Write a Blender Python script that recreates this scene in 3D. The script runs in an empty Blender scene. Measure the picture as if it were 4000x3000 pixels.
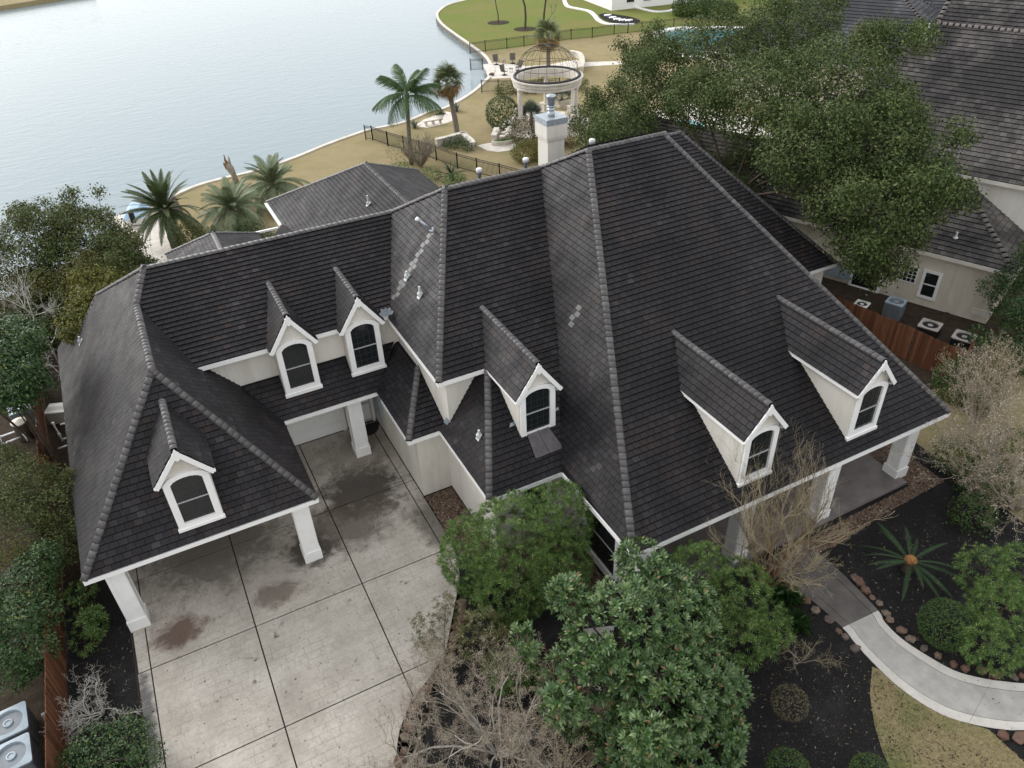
import bpy, bmesh, math, random
import numpy as np
from mathutils import Vector, Matrix
SC = bpy.context.scene
COL = SC.collection
rng = np.random.default_rng(7)
random.seed(7)
R = math.radians
# ------------------------------------------------------------------ camera
F_PX, PITCH, ROLL, YAW, CAMH = 2989.0, R(35.79), R(-2.5), R(25.94), 22.0
def _cam_axes():
    fw = np.array([math.sin(YAW), math.cos(YAW), 0]); rt = np.array([math.cos(YAW), -math.sin(YAW), 0]); up = np.array([0, 0, 1.])
    w = math.cos(PITCH)*fw - math.sin(PITCH)*up
    u = math.sin(PITCH)*fw + math.cos(PITCH)*up
    r = math.cos(ROLL)*rt + math.sin(ROLL)*u
    u2 = -math.sin(ROLL)*rt + math.cos(ROLL)*u
    return r, u2, w
CR, CU, CW = _cam_axes()
cam = bpy.data.cameras.new('camera'); camo = bpy.data.objects.new('camera', cam); COL.objects.link(camo)
camo.matrix_world = Matrix(((CR[0], CU[0], -CW[0], 0), (CR[1], CU[1], -CW[1], 0), (CR[2], CU[2], -CW[2], CAMH), (0, 0, 0, 1)))
cam.sensor_width = 36.0; cam.lens = 36.0*F_PX/4000; cam.clip_start = 0.5; cam.clip_end = 2000
SC.camera = camo
# ------------------------------------------------------------------ sky and sun (overcast, bright sky low behind the lake on the left)
SUN_AZ, SUN_EL = R(30), R(28)            # azimuth from +Y towards -X
world = bpy.data.worlds.new('World'); SC.world = world; world.use_nodes = True
wn = world.node_tree; wn.nodes.clear()
wo = wn.nodes.new('ShaderNodeOutputWorld'); bg = wn.nodes.new('ShaderNodeBackground'); sky = wn.nodes.new('ShaderNodeTexSky'); hs = wn.nodes.new('ShaderNodeHueSaturation')
sky.sky_type = 'NISHITA'; sky.sun_disc = False; sky.sun_elevation = SUN_EL; sky.sun_rotation = -SUN_AZ
sky.air_density = 1.3; sky.dust_density = 1.5; sky.ozone_density = 1.5
hs.inputs['Saturation'].default_value = 0.45; bg.inputs['Strength'].default_value = 0.12
cl = wn.nodes.new('ShaderNodeMix'); cl.data_type = 'RGBA'; cl.inputs[0].default_value = 0.72; cl.inputs[7].default_value = (6.75, 6.85, 6.95, 1)   # an even cloud layer over the blue
wn.links.new(sky.outputs[0], hs.inputs['Color']); wn.links.new(hs.outputs[0], cl.inputs[6]); wn.links.new(cl.outputs[2], bg.inputs['Color']); wn.links.new(bg.outputs[0], wo.inputs['Surface'])
sl = bpy.data.lights.new('sun', 'SUN'); slo = bpy.data.objects.new('sun', sl); COL.objects.link(slo)
sl.energy = 1.35; sl.angle = R(34); sl.color = (1.0, 0.985, 0.96)
sdir = Vector((-math.sin(SUN_AZ)*math.cos(SUN_EL), math.cos(SUN_AZ)*math.cos(SUN_EL), math.sin(SUN_EL)))
slo.rotation_euler = sdir.to_track_quat('Z', 'Y').to_euler()
SC.view_settings.view_transform = 'Standard'; SC.view_settings.look = 'None'; SC.view_settings.gamma = 1
SC.view_settings.use_curve_mapping = False; SC.view_settings.exposure = 1.02
SC.render.engine = 'CYCLES'; SC.cycles.use_denoising = True; SC.cycles.max_bounces = 6; SC.cycles.caustics_reflective = False; SC.cycles.caustics_refractive = False

# ------------------------------------------------------------------ helpers
def gp(u, v, z=0.0):
    """ground point seen at photo pixel (u, v) at height z"""
    d = (u-2000)/F_PX*CR - (v-1500)/F_PX*CU + CW
    t = (z-CAMH)/d[2]
    return np.array([0, 0, CAMH]) + t*d
def gxy(u, v, z=0.0):
    p = gp(u, v, z); return (float(p[0]), float(p[1]))
def proj(P):
    P = np.asarray(P, float) - np.array([0, 0, CAMH])
    return np.stack([F_PX*(P@CR)/(P@CW)+2000, -F_PX*(P@CU)/(P@CW)+1500], -1)
def tag(o, label=None, cat=None, group=None, kind=None):
    if label: o['label'] = label
    if cat: o['category'] = cat
    if group: o['group'] = group
    if kind: o['kind'] = kind
    return o
def mesh(name, V, F, mat=None, smooth=False, mi=None, mat2=None):
    me = bpy.data.meshes.new(name)
    V = np.asarray(V, np.float32).reshape(-1, 3)
    if isinstance(F, np.ndarray):
        n, k = F.shape
        me.vertices.add(len(V)); me.vertices.foreach_set('co', V.ravel())
        me.loops.add(n*k); me.loops.foreach_set('vertex_index', F.astype(np.int32).ravel())
        me.polygons.add(n); me.polygons.foreach_set('loop_start', np.arange(0, n*k, k, dtype=np.int32))
        me.update(calc_edges=True)
    else:
        me.from_pydata([tuple(v) for v in V.tolist()], [], [tuple(int(i) for i in f) for f in F]); me.update()
    if mat: me.materials.append(mat)
    if mat2: me.materials.append(mat2); me.polygons.foreach_set('material_index', np.asarray(mi, np.int32))
    me.polygons.foreach_set('use_smooth', np.full(len(me.polygons), bool(smooth)))
    return me
def link(name, me, parent=None, mw=None):
    o = bpy.data.objects.new(name, me); COL.objects.link(o)
    if parent is not None: o.parent = parent
    if mw is not None: o.matrix_local = mw
    return o
def empty(name, loc=(0, 0, 0), rz=0.0):
    o = bpy.data.objects.new(name, None); COL.objects.link(o); o.location = loc; o.rotation_euler = (0, 0, rz); o.empty_display_size = .2
    return o
class J:
    """collects pieces of one part"""
    def __init__(s): s.V = []; s.F = []
    def add(s, V, F):
        b = len(s.V); s.V += [tuple(map(float, v)) for v in V]; s.F += [tuple(i+b for i in f) for f in F]; return s
    def box(s, x0, x1, y0, y1, z0, z1):
        return s.add([(x0,y0,z0),(x1,y0,z0),(x1,y1,z0),(x0,y1,z0),(x0,y0,z1),(x1,y0,z1),(x1,y1,z1),(x0,y1,z1)],
                     [(0,3,2,1),(4,5,6,7),(0,1,5,4),(1,2,6,5),(2,3,7,6),(3,0,4,7)])
    def prism(s, poly, vec):
        n = len(poly); vec = np.array(vec, float)
        P = [np.array(p, float) for p in poly]
        return s.add(P+[p+vec for p in P], [tuple(range(n))[::-1], tuple(range(n, 2*n))]+[(i, (i+1) % n, n+(i+1) % n, n+i) for i in range(n)])
    def bar(s, a, b, w, h, up=(0, 0, 1)):
        """rectangular bar from a to b, w across, h along up"""
        a = np.array(a, float); b = np.array(b, float); d = b-a; L = np.linalg.norm(d); d /= L
        up = np.array(up, float); x = np.cross(d, up); x /= np.linalg.norm(x); u = np.cross(x, d)
        c = [a+x*sx*w/2+u*sz*h/2 for sx, sz in ((-1,-1),(1,-1),(1,1),(-1,1))]
        return s.prism(c, b-a)
    def tube(s, pts, rad, n=8, cap=True):
        pts = [np.array(p, float) for p in pts]; rad = rad if hasattr(rad, '__len__') else [rad]*len(pts)
        V = []; Fa = []; prev = None
        for i, p in enumerate(pts):
            d = pts[min(i+1, len(pts)-1)]-pts[max(i-1, 0)]; d = d/(np.linalg.norm(d)+1e-9)
            if prev is None:
                t = np.array([1., 0, 0]) if abs(d[0]) < .8 else np.array([0, 1., 0])
                x = np.cross(d, t)
            else: x = prev-d*(prev@d)
            x /= np.linalg.norm(x); prev = x; y = np.cross(d, x)
            V += [p+rad[i]*(math.cos(a)*x+math.sin(a)*y) for a in np.linspace(0, 2*math.pi, n, endpoint=False)]
        for i in range(len(pts)-1):
            Fa += [(i*n+k, i*n+(k+1) % n, (i+1)*n+(k+1) % n, (i+1)*n+k) for k in range(n)]
        if cap: Fa += [tuple(range(n))[::-1], tuple(range((len(pts)-1)*n, len(pts)*n))]
        return s.add(V, Fa)
    def lathe(s, prof, c=(0, 0, 0), n=24):
        V = []; Fa = []
        for r, z in prof: V += [(c[0]+r*math.cos(a), c[1]+r*math.sin(a), c[2]+z) for a in np.linspace(0, 2*math.pi, n, endpoint=False)]
        for i in range(len(prof)-1): Fa += [(i*n+k, i*n+(k+1) % n, (i+1)*n+(k+1) % n, (i+1)*n+k) for k in range(n)]
        Fa += [tuple(range(n))[::-1], tuple(range((len(prof)-1)*n, len(prof)*n))]
        return s.add(V, Fa)
    def make(s, name, mat, parent=None, smooth=False, bevel=0):
        me = mesh(name, s.V, s.F, mat, smooth)
        bm = bmesh.new(); bm.from_mesh(me); bmesh.ops.recalc_face_normals(bm, faces=bm.faces)
        if bevel: bmesh.ops.bevel(bm, geom=bm.edges[:], offset=bevel, segments=1, affect='EDGES', clamp_overlap=True)
        bm.to_mesh(me); bm.free()
        me.polygons.foreach_set('use_smooth', np.full(len(me.polygons), bool(smooth)))
        return link(name, me, parent)
def copy_tree(o, parent=None):
    c = o.copy(); COL.objects.link(c)
    if parent is not None: c.parent = parent; c.matrix_parent_inverse = o.matrix_parent_inverse
    for ch in list(o.children): copy_tree(ch, c)
    return c
# ------------------------------------------------------------------ materials
def srgb(r, g, b):
    f = lambda c: (c/255/12.92 if c/255 <= .04045 else ((c/255+.055)/1.055)**2.4)
    return (f(r), f(g), f(b), 1)
class N:
    def __init__(s, name):
        s.m = bpy.data.materials.new(name); s.m.use_nodes = True; s.t = s.m.node_tree; s.b = s.t.nodes['Principled BSDF']
    def n(s, typ, **kw):
        x = s.t.nodes.new('ShaderNode'+typ)
        for k, v in kw.items():
            if k in x.inputs: x.inputs[k].default_value = v
            else: setattr(x, k, v)
        return x
    def l(s, a, b): s.t.links.new(a, b)
    def coord(s, kind='Object', scale=None):
        c = s.n('TexCoord').outputs[kind] if kind != 'Position' else s.n('NewGeometry').outputs['Position']
        if scale is None: return c
        m = s.n('Mapping'); m.inputs['Scale'].default_value = scale; s.l(c, m.inputs['Vector']); return m.outputs[0]
    def noise(s, scale, detail=5, rough=.6, vec=None, dist=0.0):
        x = s.n('TexNoise'); x.inputs['Scale'].default_value = scale; x.inputs['Detail'].default_value = detail; x.inputs['Roughness'].default_value = rough; x.inputs['Distortion'].default_value = dist
        s.l(vec if vec is not None else s.coord('Position'), x.inputs['Vector']); return x.outputs['Fac']
    def ramp(s, fac, stops):
        x = s.n('ValToRGB'); e = x.color_ramp.elements
        while len(e) < len(stops): e.new(.5)
        for i, (p, c) in enumerate(stops): e[i].position = p; e[i].color = c if hasattr(c, '__len__') else (c, c, c, 1)
        s.l(fac, x.inputs['Fac']); return x.outputs['Color']
    def mix(s, fac, a, b, blend='MIX'):
        x = s.n('Mix', data_type='RGBA', blend_type=blend)
        for sock, v in ((x.inputs[0], fac), (x.inputs[6], a), (x.inputs[7], b)):
            if hasattr(v, 'is_output'): s.l(v, sock)
            else: sock.default_value = v
        return x.outputs[2]
    def math(s, op, a, b=0.0):
        x = s.n('Math', operation=op)
        for sock, v in ((x.inputs[0], a), (x.inputs[1], b)):
            if hasattr(v, 'is_output'): s.l(v, sock)
            else: sock.default_value = v
        return x.outputs[0]
    def island(s):
        """one random number for each separate piece, whether it is an object or an island of a joined mesh"""
        g = s.n('NewGeometry').outputs['Random Per Island']; o = s.n('ObjectInfo').outputs['Random']
        return s.math('FRACT', s.math('ADD', g, s.math('MULTIPLY', o, 7.31)))
    def col(s, c):
        if hasattr(c, 'is_output'): s.l(c, s.b.inputs['Base Color'])
        else: s.b.inputs['Base Color'].default_value = c
        return s
    def set(s, rough=.8, spec=.3, metal=0.0):
        if hasattr(rough, 'is_output'): s.l(rough, s.b.inputs['Roughness'])
        else: s.b.inputs['Roughness'].default_value = rough
        s.b.inputs['Specular IOR Level'].default_value = spec; s.b.inputs['Metallic'].default_value = metal; return s
    def bump(s, h, strength=.3, dist=.02):
        x = s.n('Bump'); x.inputs['Strength'].default_value = strength; x.inputs['Distance'].default_value = dist
        s.l(h, x.inputs['Height']); s.l(x.outputs[0], s.b.inputs['Normal']); return s
def simple(name, c1, c2=None, scale=3.0, rough=.8, spec=.3, metal=0.0, bump=0.0, bscale=40.0, detail=5, lo=.35, hi=.65):
    x = N(name)
    if c2 is None: x.col(c1)
    else: x.col(x.ramp(x.noise(scale, detail), [(lo, c1), (hi, c2)]))
    x.set(rough, spec, metal)
    if bump: x.bump(x.noise(bscale, 4), bump)
    return x.m
def leafmat(name, stops, rough=.45, spec=.4, trans=.0, patch=0.0, patchcol=None, pscale=.6):
    """foliage: colour differs from leaf to leaf"""
    x = N(name); c = x.ramp(x.island(), stops)
    if patch: c = x.mix(x.ramp(x.noise(pscale, 3), [(.5, 0.), (.68, patch)]), c, patchcol)
    x.col(c).set(rough, spec)
    if trans:
        tr = x.n('BsdfTranslucent'); x.l(c, tr.inputs['Color']); mx = x.n('MixShader'); mx.inputs[0].default_value = trans
        x.l(x.b.outputs[0], mx.inputs[1]); x.l(tr.outputs[0], mx.inputs[2]); x.l(mx.outputs[0], x.t.nodes['Material Output'].inputs['Surface'])
    return x.m
M = {}
def build_mats():
    # concrete roof tile: charcoal with brown and grey pieces, lichen stains
    x = N('roof_tile_concrete'); isl = x.island()
    c = x.ramp(isl, [(0, (.010, .0082, .009, 1)), (.35, (.0185, .0158, .018, 1)), (.62, (.0155, .0140, .0170, 1)), (.86, (.028, .025, .027, 1)), (.95, (.030, .019, .016, 1)), (1, (.044, .041, .043, 1))])
    st = x.noise(.26, 5, .62); c = x.mix(x.ramp(st, [(.42, 0.), (.58, .85)]), c, (.006, .0055, .007, 1))
    ge = x.n('NewGeometry'); sn_ = x.n('SeparateXYZ'); x.l(ge.outputs['True Normal'], sn_.inputs[0]); sp_ = x.n('SeparateXYZ'); x.l(ge.outputs['Position'], sp_.inputs[0])
    al = x.math('ADD', x.math('MULTIPLY', sp_.outputs[0], x.math('ABSOLUTE', sn_.outputs[1])), x.math('MULTIPLY', sp_.outputs[1], x.math('ABSOLUTE', sn_.outputs[0])))
    cb = x.n('CombineXYZ'); x.l(x.math('MULTIPLY', al, 1.6), cb.inputs[0]); x.l(x.math('MULTIPLY', sp_.outputs[2], .22), cb.inputs[1])     # water streaks running down each slope
    c = x.mix(x.ramp(x.noise(1.0, 5, .6, cb.outputs[0]), [(.47, 0.), (.68, .6)]), c, (.0075, .0065, .007, 1)); c = x.mix(x.ramp(x.noise(.7, 4, .6, cb.outputs[0]), [(.56, 0.), (.75, .4)]), c, (.058, .050, .048, 1))
    st2 = x.noise(.6, 5, .6, x.coord('Position', (1, 1, .6))); c = x.mix(x.ramp(st2, [(.54, 0.), (.72, .5)]), c, (.040, .026, .022, 1))
    fine = x.noise(26, 3); c = x.mix(x.math('MULTIPLY', fine, .18), c, (.07, .068, .07, 1))
    x.col(c).set(x.ramp(x.noise(1.3, 4), [(.3, .46), (.7, .64)]), .14).bump(x.noise(90, 3), .2, .003); M['tile'] = x.m
    x = N('hip_tile_concrete'); c = x.ramp(x.island(), [(0, (.062, .056, .056, 1)), (.6, (.085, .078, .078, 1)), (1, (.105, .100, .100, 1))])
    c = x.mix(x.ramp(x.noise(7, 5), [(.45, 0.), (.7, .6)]), c, (.03, .028, .028, 1))
    x.col(c).set(.5, .5).bump(x.noise(80, 3), .25, .004); M['cap'] = x.m
    M['tile_edge'] = simple('tile_butt_grime_shade', (.005, .005, .0055, 1), rough=.9, spec=.1)  # edge grime plus painted shade, so the course lines read dark
    M['tile_pale'] = simple('roof_tile_washed', (.062, .062, .061, 1), (.042, .042, .041, 1), 6, .5, .4)
    x = N('roof_underlay'); x.col((.012, .012, .013, 1)).set(.9, .1); M['deck'] = x.m
    # stucco
    def stucco(name, c, dirt, amt):
        x = N(name); d = x.noise(1.3, 6, .68, x.coord('Position', (1, 1, .18)))
        cc = x.mix(x.ramp(d, [(.45, 0.), (.72, amt)]), c, dirt); cc = x.mix(x.math('MULTIPLY', x.noise(14, 3), .08), cc, (.45, .42, .38, 1))
        x.col(cc).set(.85, .2).bump(x.noise(120, 3), .2, .004); return x.m
    M['stucco'] = stucco('stucco_cream', (.66, .625, .565, 1), (.40, .36, .29, 1), .5)
    M['stucco_n'] = stucco('stucco_beige', (.62, .56, .47, 1), (.36, .31, .235, 1), .55)
    x = N('white_trim_paint'); x.col(x.mix(x.ramp(x.noise(2.2, 6, .7), [(.5, 0.), (.8, .3)]), (.80, .79, .77, 1), (.46, .43, .38, 1))).set(.45, .4); M['trim'] = x.m
    x = N('window_glass_dark'); x.col((.012, .015, .016, 1)).set(.07, .55); M['glass'] = x.m
    M['rail'] = simple('window_rail_grey', (.38, .38, .38, 1), rough=.5)
    M['muntin'] = simple('muntin_dark', (.03, .033, .035, 1), rough=.5)
    M['galv'] = simple('galvanised_metal', (.42, .46, .50, 1), (.30, .33, .36, 1), 5, .4, .5, .55)
    M['leadpipe'] = simple('vent_lead_white', (.62, .63, .62, 1), (.42, .43, .43, 1), 9, .6)
    M['pvc'] = simple('white_pipe', (.74, .74, .73, 1), (.55, .55, .54, 1), 5, .4, .4)
    M['flash'] = simple('blue_grey_flashing', (.10, .13, .16, 1), (.30, .34, .37, 1), 9, .45, .5, .3)
    M['pan'] = simple('dark_metal_pan', (.05, .045, .048, 1), (.085, .075, .075, 1), 4, .4, .5, .3)
    M['iron'] = simple('black_iron', (.012, .012, .013, 1), rough=.5)
    M['stonelime'] = simple('limestone', (.62, .57, .49, 1), (.44, .39, .32, 1), 2.5, .85, .2, 0, .3, 30)
    M['limewhite'] = simple('pale_concrete', (.66, .62, .56, 1), (.52, .47, .41, 1), 1.2, .85, .2, 0, .2, 30)
    M['rock'] = N('edging_stone'); x = M['rock']; c = x.ramp(x.island(), [(0, (.115, .060, .040, 1)), (.4, (.14, .088, .064, 1)), (.75, (.165, .128, .10, 1)), (1, (.09, .07, .06, 1))])
    x.col(x.mix(x.ramp(x.noise(9, 5), [(.45, 0.), (.7, .6)]), c, (.05, .045, .04, 1))).set(.85, .2).bump(x.noise(22, 5), .6, .03); M['rock'] = x.m
    x = N('wood_fence_plank'); g = x.noise(3, 6, .7, x.coord('Position', (6, 6, .5)))
    c = x.ramp(x.island(), [(0, (.085, .034, .017, 1)), (.5, (.135, .055, .027, 1)), (1, (.185, .082, .042, 1))]); x.col(x.mix(x.ramp(g, [(.4, 0.), (.72, .75)]), c, (.05, .026, .018, 1))).set(.85, .15).bump(g, .4, .01); M['plank'] = x.m
    M['plankgrey'] = simple('weathered_wood', (.19, .17, .15, 1), (.11, .10, .09, 1), 5, .9)
    M['acgrey'] = simple('ac_cabinet_grey', (.15, .17, .19, 1), (.11, .125, .14, 1), 3, .5, .4)
    M['aclight'] = simple('ac_top_blue_grey', (.30, .36, .40, 1), (.22, .27, .31, 1), 2, .45, .4)
    M['actan'] = simple('ac_top_tan', (.40, .36, .33, 1), (.30, .27, .25, 1), 3, .5, .4)
    M['black'] = simple('black_plastic', (.012, .012, .013, 1), rough=.6)
    M['bark'] = simple('bark', (.10, .075, .055, 1), (.055, .042, .033, 1), 7, .9, .15, 0, .6, 18)
    M['palebark'] = simple('pale_bark', (.33, .29, .235, 1), (.19, .165, .13, 1), 6, .85, .15, 0, .4, 25)
    M['whitebark'] = simple('bleached_branch', (.52, .50, .45, 1), (.34, .32, .28, 1), 7, .8)
    M['redbark'] = simple('crape_myrtle_bark', (.235, .135, .062, 1), (.14, .09, .055, 1), 3, .8)
    M['tanbark'] = simple('crape_myrtle_twig', (.30, .25, .155, 1), (.20, .16, .10, 1), 4, .8)
    M['palmtrunk'] = simple('palm_trunk', (.25, .215, .18, 1), (.13, .11, .09, 1), 9, .9, .1, 0, .5, 15)
    M['water_far'] = None
build_mats()
# ------------------------------------------------------------------ roof tiling
TW, TE, GR = 0.285, 0.222, 0.026          # tile width, exposure and the shadow gap at each course
class Tiles:
    def __init__(s): s.q = []; s.full = []; s.caps = []
    def face(s, poly, v0=None, jit=.002, stagger=True, w=TW, e=TE):
        """lay courses of tiles on a planar convex polygon"""
        P = np.array(poly, float); n = np.zeros(3)
        for i in range(len(P)): n += np.cross(P[i]-P[0], P[(i+1) % len(P)]-P[0])
        n /= np.linalg.norm(n)
        if n[2] < 0: n = -n
        h = np.cross(np.array([0, 0, 1.]), n); h /= np.linalg.norm(h); up = np.cross(n, h)
        O = P[np.argmin(P[:, 2])] if v0 is None else np.array(v0, float)
        u = (P-O)@h; v = (P-O)@up; m = len(P)
        def iv(t):
            xs = []
            for i in range(m):
                a, b = v[i], v[(i+1) % m]
                if abs(a-b) < 1e-6:
                    if abs(a-t) < 1e-4: xs += [u[i], u[(i+1) % m]]
                    continue
                k = (t-a)/(b-a)
                if -1e-6 <= k <= 1+1e-6: xs.append(u[i]+k*(u[(i+1) % m]-u[i]))
            return (min(xs), max(xs)) if xs else None
        r0 = int(math.floor(v.min()/e+1e-6)); r1 = int(math.ceil(v.max()/e-1e-6))
        for r in range(r0, r1):
            lo_, hi_ = max(r*e, v.min()), min((r+1)*e, v.max())
            if hi_-lo_ < .02: continue
            cuts = [lo_]+sorted(t for t in set(np.round(v, 5)) if lo_+.004 < t < hi_-.004)+[hi_]
            off = (0.5*w*(r % 2)+rng.uniform(-.03, .03)) if stagger else 0
            for a, b in zip(cuts[:-1], cuts[1:]):
                g2 = GR if b > hi_-1e-6 else 0.0
                if b-a < g2+.006: continue
                A, B = iv(a+1e-4), iv(b-1e-4)
                if A is None or B is None: continue
                ha = .056-.034*(a-r*e)/e; hb = .056-.034*(b-r*e)/e
                for k in range(int(math.floor((min(A[0], B[0])-off)/w)), int(math.ceil((max(A[1], B[1])-off)/w))):
                    x0 = k*w+off+.006; x1 = (k+1)*w+off-.006
                    bl, br = np.clip([x0, x1], A[0], A[1]); tl, tr = np.clip([x0, x1], B[0], B[1])
                    if (br-bl)+(tr-tl) < .04: continue
                    j = rng.uniform(-jit, jit); sl = rng.uniform(-jit, jit)
                    if bl == x0 and br == x1 and tl == x0 and tr == x1 and abs(b-a-e) < 1e-4: s.full.append((O+h*x0+up*a+n*j, h, up, n, len(s.q)))
                    s.q.append([O+h*x+up*y+n*hh for (x, y, hh) in ((bl, a, ha+j+sl), (br, a, ha+j-sl), (tr, b-g2, hb), (tl, b-g2, hb), (bl, a, ha-.032), (br, a, ha-.032), (tr, b-g2, -.006), (tl, b-g2, -.006))])
        return s
    def cap(s, A, B, r=.135, e=.24):
        """overlapping half-round tiles from the low end A to the high end B"""
        A = np.array(A, float); B = np.array(B, float)
        if A[2] > B[2]+1e-6: A, B = B, A
        d = B-A; L = np.linalg.norm(d); d /= L
        up = np.array([0, 0, 1.])-d*d[2]; up /= np.linalg.norm(up); x = np.cross(d, up)
        for k in range(int(L/e)+1):
            s.caps.append((A+d*min(k*e, L-.1)+up*rng.uniform(-.006, .006), x, d, up, r*rng.uniform(.97, 1.04)))
        return s
TILE_ME = None; CAP_ME = None
def cap_geom():
    V = []; ang = np.linspace(R(-8), R(188), 8)
    for (y, k, dz) in ((0, 1.0, .012), (.228, .96, .004), (0, .9, .012)):
        V += [(math.cos(a)*k, y, math.sin(a)*k*.72+dz/.135-.12) for a in ang]
    Fa = [(i, i+1, 9+i, 8+i) for i in range(7)]+[(i+1, i, 16+i, 17+i) for i in range(7)]+[(16, 17, 22, 23), (17, 18, 21, 22), (18, 19, 20, 21)]
    return np.array(V), Fa
CAPV, CAPF = cap_geom()
def unit_tile():
    global TILE_ME, CAP_ME
    if TILE_ME is None:
        w = TW-.012
        V = [(0,0,.056),(w,0,.056),(w,TE-GR,.022),(0,TE-GR,.022),(0,0,.024),(w,0,.024),(w,TE-GR,-.006),(0,TE-GR,-.006)]
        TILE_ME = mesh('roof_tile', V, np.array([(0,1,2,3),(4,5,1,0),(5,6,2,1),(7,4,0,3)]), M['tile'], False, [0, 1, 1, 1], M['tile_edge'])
        CAP_ME = mesh('hip_tile', CAPV*np.array([.135, 1, .135]), np.array(CAPF), M['cap'], True)
    return TILE_ME, CAP_ME
def frame(o, x, y, z): return Matrix(((x[0], y[0], z[0], o[0]), (x[1], y[1], z[1], o[1]), (x[2], y[2], z[2], o[2]), (0, 0, 0, 1)))
def emit_tiles(T, parent, singles=0, capsingles=0, tmat=None, cmat=None, pale=None):
    tm, cm = unit_tile()
    take = set()
    if singles:
        o = np.array([f[0] for f in T.full]); hx = np.array([f[1] for f in T.full]); uy = np.array([f[2] for f in T.full])
        p0 = proj(o); p1 = proj(o+hx*TW); p2 = proj(o+uy*TE)
        a = np.abs((p1[:,0]-p0[:,0])*(p2[:,1]-p0[:,1])-(p1[:,1]-p0[:,1])*(p2[:,0]-p0[:,0]))
        a[(p0[:,0] < 40) | (p0[:,0] > 3960) | (p0[:,1] < 20) | (p0[:,1] > 2900)] = 0
        for i in np.argsort(-a)[:singles]:
            f = T.full[i]; take.add(f[4]); link('roof_tile', tm, parent, frame(f[0], f[1], f[2], f[3]))
    Q = np.array([q for i, q in enumerate(T.q) if i not in take])
    sets = [('tile_field', Q, tmat or M['tile'])]
    if pale is not None and len(Q):
        pm = pale(Q[:, :4].mean(1)); sets = [('tile_field', Q[~pm], M['tile']), ('washed_tile_run', Q[pm], M['tile_pale'])]
    for nm, Q, tmt in sets:
        if not len(Q): continue
        n = len(Q); b = (np.arange(n)*8)[:, None, None]
        Fa = (np.array([(0,1,2,3),(4,5,1,0),(5,6,2,1),(7,4,0,3)])[None]+b).reshape(-1, 4)
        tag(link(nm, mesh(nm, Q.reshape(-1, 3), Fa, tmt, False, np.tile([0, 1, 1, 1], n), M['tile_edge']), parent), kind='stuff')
    if T.caps:
        ctake = set()
        if capsingles:
            c = np.array([k[0] for k in T.caps]); ya = np.array([k[2] for k in T.caps])
            p0 = proj(c); p1 = proj(c+ya*.24); a = np.linalg.norm(p1-p0, axis=1)*1e3/np.linalg.norm(c-np.array([0, 0, CAMH]), axis=1)
            for i in np.argsort(-a)[:capsingles]:
                ctake.add(i); k = T.caps[i]; link('hip_tile', cm, parent, frame(k[0], k[1], k[2], k[3]))
        V = []; Fa = []; b = 0
        for i, (o, x, d, up, r) in enumerate(T.caps):
            if i in ctake: continue
            V.append(o+CAPV[:, :1]*r*x+CAPV[:, 1:2]*d+CAPV[:, 2:]*r*up); Fa.append(np.array(CAPF)+b); b += len(CAPV)
        if V: tag(link('hip_tile_run', mesh('hip_tile_run', np.concatenate(V), np.concatenate(Fa), cmat or M['cap'], True), parent), kind='stuff')
def deck(Jo, poly, t=.08):
    P = np.array(poly, float); n = np.zeros(3)
    for i in range(len(P)): n += np.cross(P[i]-P[0], P[(i+1) % len(P)]-P[0])
    n /= np.linalg.norm(n)
    if n[2] < 0: P = P[::-1]; n = -n
    Jo.prism([p-n*t for p in P], n*(t-.007))
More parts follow.
